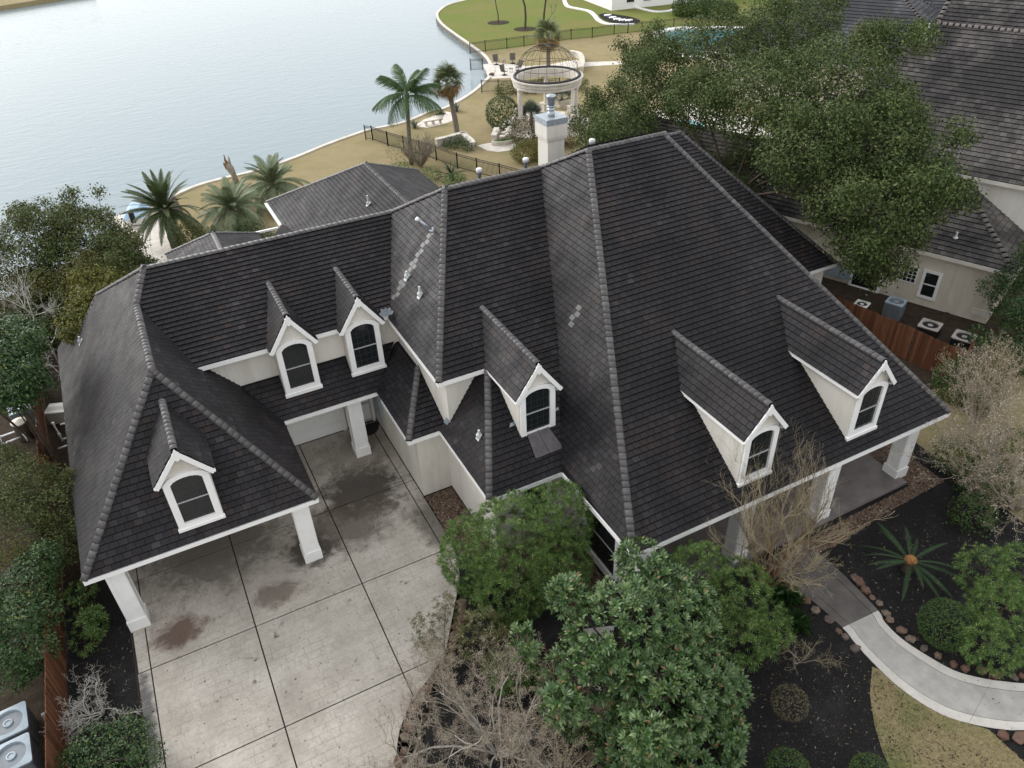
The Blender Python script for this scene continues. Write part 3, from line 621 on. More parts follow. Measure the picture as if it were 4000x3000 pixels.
# ------------------------------------------------------------------ driveway of stamped slabs
x = N('stamped_concrete'); pos = x.coord('Position')
def brick(w, h, off, rot):
    mp = x.n('Mapping'); mp.inputs['Rotation'].default_value = (0, 0, rot); mp.inputs['Location'].default_value = off; x.l(pos, mp.inputs['Vector'])
    b = x.n('TexBrick'); b.inputs['Scale'].default_value = 1.0; b.inputs['Mortar Size'].default_value = .008; b.inputs['Mortar Smooth'].default_value = .3; b.inputs['Brick Width'].default_value = w; b.inputs['Row Height'].default_value = h; b.offset = .37; b.squash = .7; b.squash_frequency = 3
    x.l(mp.outputs[0], b.inputs['Vector']); return b
b1 = brick(.62, .30, (.1, .2, 0), 0); b2 = brick(.46, .60, (.25, .1, 0), R(90))
pat = x.math('MULTIPLY', b1.outputs['Fac'], x.ramp(x.noise(.9, 2), [(.4, .3), (.6, 1.)]))
base = x.ramp(x.noise(.55, 7, .65), [(.30, (.29, .26, .222, 1)), (.5, (.39, .353, .305, 1)), (.70, (.47, .43, .378, 1))])
base = x.mix(x.ramp(x.noise(7, 6, .7, None, 1.2), [(.42, 0.), (.72, .6)]), base, (.215, .195, .172, 1))
base = x.mix(x.math('MULTIPLY', pat, .55), base, (.12, .105, .088, 1))
def blot(cx, cy, rx, ry, c, amt, fac=1.0):
    global base
    mp = x.n('Mapping'); mp.vector_type = 'POINT'; mp.inputs['Location'].default_value = (-cx/rx, -cy/ry, 0); mp.inputs['Scale'].default_value = (1/rx, 1/ry, 0); x.l(pos, mp.inputs['Vector'])
    g = x.n('TexGradient', gradient_type='SPHERICAL'); x.l(mp.outputs[0], g.inputs['Vector'])
    nz = x.noise(1.7, 6, .72, None, .5); f = x.math('ADD', g.outputs['Fac'], x.math('MULTIPLY', x.math('SUBTRACT', nz, .5), 1.5*fac))
    base = x.mix(x.ramp(f, [(.2, 0.), (.62, amt)]), base, c)
blot(4.5, 23.9, 2.6, 2.6, (.030, .026, .021, 1), .9); blot(3.4, 22.4, 3.2, 2.4, (.075, .058, .042, 1), .75); blot(5.0, 26.2, 2.5, 2.5, (.12, .10, .075, 1), .55)
blot(-3.4, 20.2, 1.4, 1.0, (.085, .046, .032, 1), .85); blot(1.6, 21.6, 1.5, 1.4, (.045, .036, .03, 1), .85); blot(.0, 20.2, 1.4, .9, (.10, .07, .055, 1), .7); blot(-1.5, 23.5, 4.0, 3.0, (.10, .088, .074, 1), .75); blot(6.3, 20.6, 1.1, 2.4, (.05, .042, .034, 1), .7)
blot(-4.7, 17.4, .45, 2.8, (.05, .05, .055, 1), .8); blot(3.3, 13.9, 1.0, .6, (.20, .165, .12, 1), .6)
hh = x.math('SUBTRACT', x.math('MULTIPLY', x.noise(3.5, 7, .7, None, 1.0), .6), x.math('MULTIPLY', pat, .8))
x.col(base).set(x.ramp(x.noise(2, 4), [(.3, .55), (.7, .8)]), .3).bump(hh, .45, .02); M['stamped'] = x.m
M['joint'] = simple('expansion_joint', (.022, .018, .014, 1), rough=.9)
drive = tag(link('driveway', mesh('driveway', [(-4.85, 2, .006), (7.0, 2, .006), (7.0, 30, .006), (-4.85, 30, .006)], [(0, 1, 2, 3)], M['joint'])), kind='structure')
drive_edge = [(6.58, 28.0), (6.58, 22.3), (6.58, 20.3), (6.45, 18.6), (6.0, 17.2), (5.45, 16.3), (4.35, 14.9), (3.38, 14.25), (2.7, 13.85), (2.05, 13.1), (1.6, 12.15), (1.3, 10.5), (1.1, 8)]
# the joint bed ends at the planting edge
drive.data.clear_geometry(); _p = [(-4.85, 2), (1.1, 2)]+drive_edge[::-1]+[(-4.82, 28.1)]
_t = sheet('joint_bed', _p, .006, M['joint']); drive.data = _t.data; bpy.data.objects.remove(_t)
def clip_poly(poly, edge):
    """part of a convex slab left of the planting edge (x limit as a function of y)"""
    ys = np.array([p[1] for p in edge])[::-1]; xs = np.array([p[0] for p in edge])[::-1]
    out = []
    n = len(poly)
    for i in range(n):
        p, q = poly[i], poly[(i+1) % n]
        for t in np.linspace(0, 1, 14, endpoint=False): out.append((p[0]+(q[0]-p[0])*t, p[1]+(q[1]-p[1])*t))
    res = []
    for (px, py) in out:
        lim = float(np.interp(py, ys, xs)); res.append((min(px, lim-.01), py))
    return res
def slab(poly, z=.03):
    q = clip_poly(poly, drive_edge)
    if max(p[0] for p in q)-min(p[0] for p in q) < .2: return
    n = len(q); j = J(); j.prism([(a, b, .005) for a, b in q], (0, 0, z)); o = j.make('slab', M['stamped'], drive)
xs_ = [-4.38, -.95, 2.90, 6.15]; ysl = [2.2, 6.6, 10.8, 14.97, 19.14, 23.37, 28.05]; g_ = .022
for i in range(3):
    for k in range(6):
        slab([(xs_[i]+g_, ysl[k]+g_), (xs_[i+1]-g_, ysl[k]+g_), (xs_[i+1]-g_, ysl[k+1]-g_), (xs_[i]+g_, ysl[k+1]-g_)])
for k in range(1, 6):
    slab([(-4.79+.03*(k > 3), ysl[k]+g_), (-4.40, ysl[k]+g_), (-4.40, ysl[k+1]-g_), (-4.79, ysl[k+1]-g_)])
    slab([(6.17, ysl[k]+g_), (6.55, ysl[k]+g_), (6.55, ysl[k+1]-g_), (6.17, ysl[k+1]-g_)])
# ------------------------------------------------------------------ beds, walk, porch
sheet('mulch_bed', [(-6.9, 2), (-4.86, 2), (-4.86, 24.2), (-6.9, 24.2)], .004, M['mulch'])
sheet('mulch_bed', [(1.2, 2)]+drive_edge[::-1]+[(6.6, 28), (10, 19), (26, 19), (31, 14), (40, 12), (40, -10), (1.2, -10)], .008, M['mulch'])
x = N('river_gravel'); v = x.n('TexVoronoi'); v.inputs['Scale'].default_value = 11; x.l(x.coord('Position'), v.inputs['Vector'])
sp_ = x.n('SeparateColor'); x.l(v.outputs['Color'], sp_.inputs[0]); c = x.ramp(sp_.outputs[0], [(0, (.075, .042, .024, 1)), (.4, (.145, .085, .048, 1)), (.75, (.20, .135, .085, 1)), (1, (.29, .24, .18, 1))]); c = x.mix(x.ramp(v.outputs['Distance'], [(.3, 0.), (.65, .9)]), c, (.02, .014, .01, 1)); x.col(c).set(.7, .3).bump(x.math('SUBTRACT', 1.0, v.outputs['Distance']), .9, .04); M['gravel'] = x.m
gravel_beds = [[(6.62, 22.2), (7.8, 22.2), (7.8, 18.2), (6.6, 18.6)], [(7.8, 18.2), (10.7, 18.0), (10.7, 14.0), (8.8, 14.2), (7.4, 16.8)], [(16.6, 12.9), (17.3, 12.3), (19, 12.2), (22.4, 12.5), (25.4, 12.6), (25.6, 15.2), (25.0, 17.8), (24.0, 16.5), (24.0, 13.1)]]
for g in gravel_beds: sheet('gravel_bed', g, .014, M['gravel'])
def inside(P, poly):
    x, y = P[:, 0], P[:, 1]; r = np.zeros(len(P), bool); n = len(poly)
    for i in range(n):
        (x1, y1), (x2, y2) = poly[i], poly[(i+1) % n]
        with np.errstate(divide='ignore', invalid='ignore'):
            r ^= ((y1 > y) != (y2 > y)) & (x < (x2-x1)*(y-y1)/(y2-y1+1e-12)+x1)
    return r
def fill(poly, n):
    P = np.array(poly); lo, hi = P.min(0), P.max(0); Q = rng.uniform(lo, hi, (n*3, 2)); return Q[inside(Q, poly)][:n]
def rotmats(n, nrm=None, tilt=0.5):
    """random orientations whose local z leans along nrm"""
    if nrm is None: nrm = np.tile(np.array([0, 0, 1.]), (n, 1))
    z = nrm+rng.normal(0, tilt, (n, 3)); z /= np.linalg.norm(z, axis=1)[:, None]+1e-9
    a = rng.normal(0, 1, (n, 3)); x_ = a-z*(a*z).sum(1)[:, None]; x_ /= np.linalg.norm(x_, axis=1)[:, None]+1e-9
    return np.stack([x_, np.cross(z, x_), z], -1)
def scatter(tv, tf, pos, mats, scale):
    """many copies of a small template merged into one mesh"""
    tv = np.asarray(tv, float); tf = np.asarray(tf); n = len(pos); scale = np.broadcast_to(np.asarray(scale, float), (n,)) if np.ndim(scale) < 2 else scale
    s = scale[:, None, None] if np.ndim(scale) == 1 else scale[:, None, :]
    V = np.einsum('nij,nkj->nki', mats, tv[None]*s)+np.asarray(pos)[:, None]
    Fa = (tf[None]+(np.arange(n)*len(tv))[:, None, None]).reshape(-1, tf.shape[1])
    return V.reshape(-1, 3), Fa
PEB_V = [(0,0,.55),(.9,0,0),(.3,.75,.05),(-.7,.5,0),(-.75,-.45,.05),(.25,-.8,0)]; PEB_F = [(0,1,2),(0,2,3),(0,3,4),(0,4,5),(0,5,1)]
def stones(name, pts, z, smin, smax, mat):
    n = len(pts); p = np.column_stack([pts, np.full(n, z)]); V, Fa = scatter(PEB_V, PEB_F, p, rotmats(n, tilt=.25), rng.uniform(smin, smax, n)); return tag(link(name, mesh(name, V, Fa, mat)), kind='stuff')
stones('river_stones', np.concatenate([fill(g, k) for g, k in zip(gravel_beds, (900, 1800, 3000))]), .01, .03, .075, M['rock'])
chip_pts = np.concatenate([fill([(6, 2), (17, 2), (16, 9), (12, 13), (7, 14)], 9000), fill([(18, 7), (30, 4), (30, 12), (18.5, 12)], 6000), fill([(-6.8, 12), (-4.9, 12), (-4.9, 22), (-6.8, 22)], 2500)])
M['chip'] = leafmat('mulch_chip', [(0, (.010, .009, .009, 1)), (.6, (.03, .028, .027, 1)), (.9, (.085, .07, .058, 1)), (1, (.26, .21, .15, 1))], .9, .1)
n = len(chip_pts); V, Fa = scatter([(-1, -.25, 0), (1, -.25, 0), (1, .25, .05), (-1, .25, .05)], [(0, 1, 2, 3)], np.column_stack([chip_pts, np.full(n, .02)]), rotmats(n, tilt=.3), rng.uniform(.012, .05, n)); tag(link('mulch_chips', mesh('mulch_chips', V, Fa, M['chip'])), kind='stuff')
n = 900; lp = np.concatenate([fill([(6, 2), (17, 2), (16, 9), (12, 13), (7, 14)], 380), fill([(18, 4), (30, 4), (30, 12), (18.5, 12)], 260), fill([(-4.8, 12), (6, 14.5), (6.4, 27), (-4.8, 27)], 260)]); n = len(lp)
M['litter'] = leafmat('fallen_leaf', [(0, (.06, .035, .018, 1)), (.5, (.13, .085, .04, 1)), (1, (.26, .20, .11, 1))], .8, .1); V, Fa = scatter([(0, -.5, .02), (.3, 0, .1), (0, .5, .0), (-.3, 0, .06)], [(0, 1, 2, 3)], np.column_stack([lp, np.full(n, .045)]), rotmats(n, tilt=.25), rng.uniform(.03, .08, n)); tag(link('fallen_leaves', mesh('fallen_leaves', V, Fa, M['litter'])), kind='stuff')
# walk
wl = smooth_line([(16.1, 12.9), (16.2, 12.1), (16.42, 11.0), (16.5, 9.47), (16.41, 8.9), (16.34, 8.24), (16.32, 7.27), (16.47, 6.43), (16.82, 5.64), (17.55, 4.89), (18.4, 4.33), (20.2, 3.6), (24, 2.7)], 4)
wr = smooth_line([(18.2, 12.9), (18.25, 11.82), (18.23, 10.81), (18.07, 9.39), (17.89, 8.96), (17.84, 8.26), (18.01, 7.46), (18.31, 6.63), (18.79, 6.07), (19.3, 5.65), (19.9, 5.25), (21.2, 4.7), (24.6, 4.1)], 4)
x = N('walk_concrete'); c = x.ramp(x.noise(1.2, 6, .65), [(.3, (.40, .375, .34, 1)), (.7, (.50, .475, .44, 1))]); c = x.mix(x.ramp(x.noise(9, 6, .7), [(.45, 0.), (.8, .35)]), c, (.25, .235, .215, 1)); x.col(c).set(.8, .2).bump(x.noise(60, 4), .2, .01); M['walk'] = x.m
x = N('walk_stamped'); c = x.ramp(x.noise(1.6, 6, .65), [(.3, (.24, .23, .215, 1)), (.7, (.36, .345, .32, 1))]); x.col(c).set(.75, .25).bump(x.noise(12, 6, .7), .4, .01); M['walkmid'] = x.m
x = N('walk_dark'); c = x.ramp(x.noise(1.4, 6, .65), [(.3, (.045, .04, .037, 1)), (.7, (.10, .088, .078, 1))]); x.col(c).set(.6, .35).bump(x.noise(12, 6, .7), .4, .01); M['walkdark'] = x.m
walk = empty('walkway'); tag(walk, kind='structure')
A_, B_ = np.array(wl), np.array(wr)
def wseg(i0, i1, mb, mm):
    a, b = A_[i0:i1+1].copy(), B_[i0:i1+1].copy()
    if i0: a[0] += (a[1]-a[0])*.03; b[0] += (b[1]-b[0])*.03
    L = lambda t: [tuple(p) for p in a+(b-a)*t]
    ribbon('walk_border', L(0), L(.175), .03, mb, .03, walk); ribbon('walk_border', L(.825), L(1), .03, mb, .03, walk); ribbon('walk_panel', L(.185), L(.815), .026, mm, .025, walk)
wseg(0, 12, M['walkdark'], M['walkdark']); wseg(12, 34, M['walk'], M['walkmid']); wseg(34, 48, M['walk'], M['walkmid'])
ribbon('walk_joint', wl, wr, .006, M['joint'], .004, walk)
wl2 = [(8.9, 13.6), (8.2, 12.6), (8.0, 11.4), (8.6, 10.2)]; 
ribbon('side_walk', smooth_line(wl2, 4), smooth_line([(9.9, 13.2), (9.2, 12.4), (9.0, 11.4), (9.6, 10.5)], 4), .03, M['walkmid'], .03, None, 'structure')
x = N('porch_paving'); c = x.ramp(x.noise(1.5, 6, .65), [(.3, (.115, .10, .098, 1)), (.7, (.19, .168, .162, 1))]); x.col(c).set(.6, .35).bump(x.noise(30, 5), .2, .01); M['porch'] = x.m
pch = J().box(10.95, 23.98, 13.22, 15.6, 0, .12).make('porch_floor', M['porch']); tag(pch, kind='structure')
# front lawn by the walk
fl_poly = [(16.2, 7.95), (15.4, 7.33), (14.69, 6.51), (14.26, 5.84), (13.7, 4.6), (13.0, 2.0), (17.4, 1.0), (17.5, 3.7), (17.5, 4.85)]+[tuple(p) for p in A_[22:34][::-1]]
sheet('front_lawn', fl_poly, .012, M['lawn_front'])
sheet('side_lawn', [(20.0, 1.5), (24, 2.4), (20.2, 3.5), (18.6, 4.1), (17.9, 3.6), (18, 1)], .012, M['lawn_front']); sheet('side_yard', [(26, 9), (26.5, 15.5), (29, 17.5), (40, 14), (40, 5)], .012, M['lawn_front'])
M['blade'] = leafmat('grass_blade', [(0, (.20, .15, .075, 1)), (.5, (.29, .23, .12, 1)), (.8, (.33, .27, .16, 1)), (1, (.40, .34, .22, 1))], .8, .1, 0, .8, (.10, .15, .03, 1), .6)
gpts = np.concatenate([fill(fl_poly, 30000), fill([(26, 9), (26.5, 15.5), (29, 17.5), (36, 14), (36, 5)], 16000)]); n = len(gpts)
V, Fa = scatter([(-.12, 0, 0), (.12, 0, 0), (0, .5, 1)], [(0, 1, 2)], np.column_stack([gpts, np.full(n, .01)]), rotmats(n, tilt=.5), rng.uniform(.03, .075, n)); tag(link('grass_blades', mesh('grass_blades', V, Fa, M['blade'])), kind='stuff')
# edging stones along the beds: every stone a piece of its edging
def rock_mesh(seed):
    bm = bmesh.new(); bmesh.ops.create_icosphere(bm, subdivisions=1, radius=1); r_ = random.Random(seed)
    for v_ in bm.verts: v_.co *= r_.uniform(.72, 1.12); v_.co.z *= .7
    me = bpy.data.meshes.new('edging_stone'); bm.to_mesh(me); bm.free(); me.materials.append(M['rock']); me.polygons.foreach_set('use_smooth', np.zeros(len(me.polygons), bool)); return me
ROCKS = [rock_mesh(i) for i in range(5)]
def edging(line, label, step=.34, s0=.13, s1=.22):
    e = tag(empty('stone_edging', (*line[0], 0)), label, 'edging'); P = np.array(line); d = np.r_[0, np.cumsum(np.linalg.norm(np.diff(P, axis=0), axis=1))]
    t = 0
    while t < d[-1]:
        s = rng.uniform(s0, s1); px, py = np.interp(t, d, P[:, 0]), np.interp(t, d, P[:, 1])
        o = link('stone', ROCKS[rng.integers(5)], e); o.location = (px-line[0][0]+rng.uniform(-.05, .05), py-line[0][1]+rng.uniform(-.05, .05), s*.25); o.scale = (s*rng.uniform(.9, 1.3), s, s*rng.uniform(.8, 1.1)); o.rotation_euler = (rng.uniform(-.3, .3), rng.uniform(-.3, .3), rng.uniform(0, 6.28)); t += step*rng.uniform(.75, 1.35)
edging(offset(wr, -.2)[8:], 'reddish stones edging the walk beside the round shrub', .36); edging(offset(wl, .2)[6:21], 'row of small stones edging the dark near end of the walk', .42)
edging([(5.75, 16.6), (5.6, 16.2), (4.5, 14.75), (3.5, 14.1), (2.8, 13.65), (2.2, 12.9), (1.75, 12.0), (1.5, 10.6)], 'dark brown stones edging the bed beside the driveway', .33, .14, .26); edging([(8.0, 12.9), (7.85, 12.2), (7.7, 11.4), (8.1, 10.3)], 'grey stones edging the small side path under the shrubs', .3)
edging([(17.7, 4.5), (18.3, 4.05), (19.4, 3.6)], 'reddish stones by the lower lawn below the walk', .4, .14, .24)
# ------------------------------------------------------------------ wooden fences
def plank_fence(pts, label, h=1.83, w=.14, dark=False, facing=1):
    f = tag(empty('wooden_fence', (*pts[0], 0)), label, 'fence'); pm = mesh('plank', [(0,0,.03),(w-.008,0,.03),(w-.008,.02,.03),(0,.02,.03),(0,0,h-.04),(w-.008,0,h-.04),(w-.008,.02,h-.04),(0,.02,h-.04),(.02,0,h),(w-.028,0,h),(w-.028,.02,h),(.02,.02,h)],
              [(0,1,5,4),(1,2,6,5),(2,3,7,6),(3,0,4,7),(4,5,9,8),(5,6,10,9),(6,7,11,10),(7,4,8,11),(8,9,10,11)], M['plank'])
    o0 = np.array(pts[0])
    for a, b in zip(pts[:-1], pts[1:]):
        a = np.array(a); b = np.array(b); L = np.linalg.norm(b-a); d = (b-a)/L; ang = math.atan2(d[1], d[0])
        for k in range(int(L/w)):
            p = a+d*k*w-o0; o = link('plank', pm, f); o.location = (p[0]+rng.uniform(-.004, .004), p[1], rng.uniform(-.02, .02)); o.rotation_euler = (rng.uniform(-.01, .01), 0, ang)
        nrm = np.array([-d[1], d[0]])*facing
        for z in (.35, 1.05, 1.6):
            J().bar((*(a-o0+nrm*.06), z), (*(b-o0+nrm*.06), z), .05, .09).make('rail', M['plank'], f)
        for k in range(int(L/2.4)+1):
            p = a+d*min(k*2.4, L-.1)-o0+nrm*.1; J().box(p[0]-.045, p[0]+.045, p[1]-.045, p[1]+.045, 0, h-.08).make('post', M['plankgrey'], f)
    return f
plank_fence([(-7.0, 8.0), (-6.88, 22.0), (-7.05, 33.0), (-7.45, 39.0)], 'tall reddish wooden fence left of the driveway beside the grey condenser units')
plank_fence([(30.4, 26.5), (30.5, 23.2), (31.2, 19.3), (31.5, 16.75)], 'reddish wooden fence between the house and the condenser units under the neighbouring wall'); plank_fence([(31.5, 16.75), (33.1, 17.45)], 'short orange wooden fence return ending at the neighbouring house corner')
# ------------------------------------------------------------------ neighbouring house on the right
def tilemat(name, cols, dark):
    x = N(name); c = x.ramp(x.island(), [(i/(len(cols)-1), v) for i, v in enumerate(cols)])
    st = x.noise(.22, 5, .62); c = x.mix(x.ramp(st, [(.38, 0.), (.58, .9)]), c, dark); x.col(c).set(.75, .25).bump(x.noise(60, 3), .3, .005); return x.m
M['tile_n'] = tilemat('roof_tile_grey_brown', [(.075, .068, .063, 1), (.12, .108, .10, 1), (.165, .15, .138, 1)], (.016, .015, .016, 1))
M['tile_d'] = tilemat('roof_tile_slate', [(.05, .052, .06, 1), (.075, .076, .084, 1), (.09, .09, .098, 1)], (.03, .03, .034, 1))
M['cap_n'] = simple('hip_tile_grey', (.15, .13, .12, 1), (.09, .08, .075, 1), 6, .8)
NB = tag(empty('neighbouring_house', (37.3, 19.05, 0), math.atan2(-.928, .373)), 'beige stucco neighbouring house with tall grey brown tiled roofs at the upper edge', 'house')
NL = [[(-26, 0, 3.3), (0, 0, 3.3), (-4.4, 4.4, 5.94), (-26, 4.4, 5.94)], [(0, 0, 3.3), (0, 14, 3.3), (-4.4, 14, 5.94), (-4.4, 4.4, 5.94)],
      [(-13, 4.05, 6.2), (9, 4.05, 6.2), (9, 11.7, 11.94), (-9.5, 11.7, 11.94)], [(-13, 4.05, 6.2), (-9.5, 11.7, 11.94), (-9.5, 20, 12.4), (-14, 20, 7)],
      [(-9.5, 11.7, 11.94), (-4.0, 11.7, 11.94), (-6.5, 15.5, 14.6), (-9.5, 15.5, 14.6)], [(-4.0, 11.7, 11.94), (3, 15.5, 11.2), (3, 20, 13.2), (-6.5, 15.5, 14.6)], [(-2.0, 13.5, 11.9), (5, 11.9, 11.6), (8, 18, 14.6), (1.0, 18, 14.8)]]
dj = J(); Tn = Tiles()
for f in NL: deck(dj, f); Tn.face(f, w=.33, e=.30)
nr = dj.make('roof', M['deck'], NB)
for a, b in [((0, 0, 3.3), (-4.4, 4.4, 5.94)), ((-9.5, 11.7, 11.94), (9, 11.7, 11.94)), ((-13, 4.05, 6.2), (-9.5, 11.7, 11.94)), ((-9.5, 11.7, 11.94), (-9.5, 15.5, 14.6)), ((-4, 11.7, 11.94), (-6.5, 15.5, 14.6)), ((-2, 13.5, 11.9), (1, 18, 14.8))]: Tn.cap(a, b, .17, .34)
emit_tiles(Tn, nr, tmat=M['tile_n'], cmat=M['cap_n'])
J().box(-26, -.45, .45, .65, 0, 3.2).box(-.65, -.45, .65, 14, 0, 3.2).make('wall', M['stucco_n'], NB)
J().box(-12.6, 8.6, 4.4, 4.6, 3.3, 6.1).box(8.4, 8.6, 4.6, 19, 0, 6.1).box(-12.6, -12.4, 4.6, 18, 3.3, 6.3).make('wall', M['stucco'], NB)
J().bar((-26, -.03, 3.2), (.03, -.03, 3.2), .05, .2).bar((.03, -.03, 3.2), (.03, 14, 3.2), .05, .2).bar((-13, 4.02, 6.1), (9, 4.02, 6.1), .05, .2).make('fascia', M['limewhite'], NB)
J().box(-26, 0, 0, .5, 3.1, 3.13).box(-.5, 0, .5, 14, 3.1, 3.13).make('soffit', M['limewhite'], NB)
NBi = NB.matrix_basis.inverted() if False else None
_c, _s = math.cos(NB.rotation_euler.z), math.sin(NB.rotation_euler.z)
def nloc(u, v, off=.45):
    """photo pixel on the neighbouring wall -> local x, z"""
    n = np.array([-.928, -.373, 0]); p = on_plane(u, v, np.array([37.3, 19.05, 0])-n*off, n); d = p-np.array([37.3, 19.05, 0]); return d[0]*_c+d[1]*_s, p[2]
def nwin(tl, tr, bl, sash=True):
    (x0, z1), (x1, _), (_, z0) = nloc(*tl), nloc(*tr), nloc(*bl); w = J()
    for a, b, c, d in ((x0-.15, x0, z0-.15, z1+.15), (x1, x1+.15, z0-.15, z1+.15), (x0, x1, z0-.15, z0), (x0, x1, z1, z1+.15)): w.box(a, b, .37, .45, c, d)
    o = w.make('window', M['trim'], NB); zm = (z0+z1)/2
    J().box(x0, x1, .43, .448, z0, z1).make('window_pane', M['glass'], o)
    if sash: J().box(x0, x1, .40, .43, zm-.03, zm+.03).make('meeting_rail', M['trim'], o)
nwin((3621, 1062), (3672, 1072), (3597, 1150)); nwin((3358, 975), (3460, 1003), (3325, 1108))
(xa, za), (xb, _), (_, zb) = nloc(3524, 1031), nloc(3590, 1046), nloc(3509, 1088); bw, bh = (xb-xa)/4, (za-zb)/4
gb = J().box(xa-.05, xb+.05, .42, .449, zb-.05, za+.05).make('glass_block_window', M['trim'], NB)
for i in range(4):
    for k in range(4): J().box(xa+i*bw+.025, xa+(i+1)*bw-.02, .40, .42, zb+k*bh+.025, zb+(k+1)*bh-.02).make('glass_block', M['glass'], gb)
for u0, v0, u1, v1 in ((3241, 1022, 3282, 1084), (3285, 1050, 3320, 1094)):
    (x0, z1), (x1, z0) = nloc(u0, v0), nloc(u1, v1); J().box(min(x0, x1), max(x0, x1), .30, .45, min(z0, z1), max(z0, z1)).make('electric_box', M['aclight'], NB)
(x0, z0) = nloc(3290, 1100); J().tube([(x0, .4, z0), (x0, .4, .05)], .03, 8).tube([(x0+.2, .4, z0), (x0+.2, .4, .05)], .03, 8).make('conduit', M['leadpipe'], NB)
(x0, z0) = nloc(3240, 1010); (x1, z1) = nloc(3335, 1035); J().box(min(x0, x1), max(x0, x1), .2, .45, z0-.1, z0).make('meter_ledge', simple('mossy_ledge', (.09, .10, .05, 1), (.14, .13, .09, 1), 8), NB)
(x0, z0) = nloc(3834, 1220); J().box(x0-.45, x0+.45, .40, .449, z0-.2, z0+.15).make('wall_patch', M['stucco'], NB)
(x0, z0) = nloc(3700, 1228); J().box(x0-.12, x0+.12, .36, .449, z0-.12, z0+.12).make('line_box', M['black'], NB)
def nvent(x, y, z, h=.35): J().tube([(x, y, z-.05), (x, y, z+h)], .05, 8).lathe([(.13, .0), (.06, .1)], (x, y, z+.02), 10).make('roof_vent', M['leadpipe'], NB)
nvent(-5.2, 2.4, 4.8); nvent(-3.2, 1.0, 3.95); nvent(-9.2, 6.5, 8.1, .5); nvent(-9.0, 5.4, 7.25); nvent(-9.6, 10.6, 11.2, .9); nvent(-9.0, 13.5, 13.2, 1.0)
# ------------------------------------------------------------------ condenser units
def condenser(x, y, rz, w, h, label, body='acgrey', top='aclight', group=None):
    e = tag(empty('condenser_unit', (x, y, 0), rz), label, 'condenser', group); r = .08
    def rr(k, z): 
        a = w/2*k; P = []
        for cx, cy, a0 in ((a-r, a-r, 0), (-a+r, a-r, 90), (-a+r, -a+r, 180), (a-r, -a+r, 270)):
            P += [(cx+r*math.cos(R(a0+t)), cy+r*math.sin(R(a0+t)), z) for t in (0, 30, 60, 90)]
            x9, y9 = P[-1][:2]; dx9, dy9 = -math.sin(R(a0+90)), math.cos(R(a0+90)); P += [(x9+dx9*(2*a-2*r)*q, y9+dy9*(2*a-2*r)*q, z) for q in (.2, .4, .6, .8)]
        return P
    b = J(); b.prism(rr(1, .05), (0, 0, h-.1)); b.make('cabinet', M[body], e)
    lj = J()
    for k in range(9):
        z = .12+k*(h-.28)/9; P = rr(1.012, z); n = len(P); lj.add(P+[(p[0], p[1], z+.025) for p in P], [(i, (i+1) % n, n+(i+1) % n, n+i) for i in range(n)])
    lj.make('louvres', M[body], e)
    P = rr(1.03, h-.05); n = len(P); hole = [(w*.41*math.cos(t), w*.41*math.sin(t), h+.02) for t in [math.atan2(p[1], p[0]) for p in P]]
    V = P+[(p[0], p[1], h+.01) for p in P]+hole+[(p[0]*.9, p[1]*.9, h-.14) for p in hole]
    Fa = [(i, (i+1) % n, n+(i+1) % n, n+i) for i in range(n)]+[(n+i, n+(i+1) % n, 2*n+(i+1) % n, 2*n+i) for i in range(n)]+[(2*n+i, 2*n+(i+1) % n, 3*n+(i+1) % n, 3*n+i) for i in range(n)]
    J().add(V, Fa).make('top_panel', M[top], e)
    J().lathe([(w*.372, 0), (.02, 0.01)], (0, 0, h-.13), 20).make('fan_well', M['black' if top == 'actan' else body], e)
    J().lathe([(w*.13, 0), (w*.13, .05), (w*.09, .055), (w*.085, .03)], (0, 0, h-.06), 18).make('fan_ring', M[top], e); J().lathe([(w*.085, 0), (w*.085, .03)], (0, 0, h-.07), 14).make('fan_motor', M['black'], e)
    for k in range(3):
        a = R(120*k+20); d = np.array([math.cos(a), math.sin(a), 0]); s_ = np.array([-d[1], d[0], 0]); J().prism([d*w*.1-s_*.05+[0, 0, h-.1], d*w*.36-s_*.12+[0, 0, h-.12], d*w*.36+s_*.1+[0, 0, h-.07], d*w*.1+s_*.05+[0, 0, h-.08]], (0, 0, .008)).make('fan_blade', M[body], e)
    return e
condenser(-8.25, 18.5, R(5), 1.02, .95, 'blue grey condenser unit beside the fence, the farther of the pair'); condenser(-8.15, 17.3, R(5), 1.02, .95, 'blue grey condenser unit beside the fence, the nearer of the pair')
RA = math.atan2(-.928, .373)
for (u, v, z, w, h, b, t, lab) in ((3502, 1176, .95, .9, .95, 'acgrey', 'aclight', 'tall grey condenser unit under the glass block window'), (3635, 1268, .62, .98, .62, 'black', 'actan', 'low condenser unit with tan top below the window with white frame'), (3768, 1313, .62, .98, .62, 'black', 'actan', 'low condenser unit with tan top at the neighbouring house corner'), (3368, 1186, .5, .7, .5, 'black', 'pvc', 'small white topped condenser unit half hidden behind the fence')):
    p = gp(u, v, z); condenser(float(p[0]), float(p[1]), RA, w, h, lab, b, t)
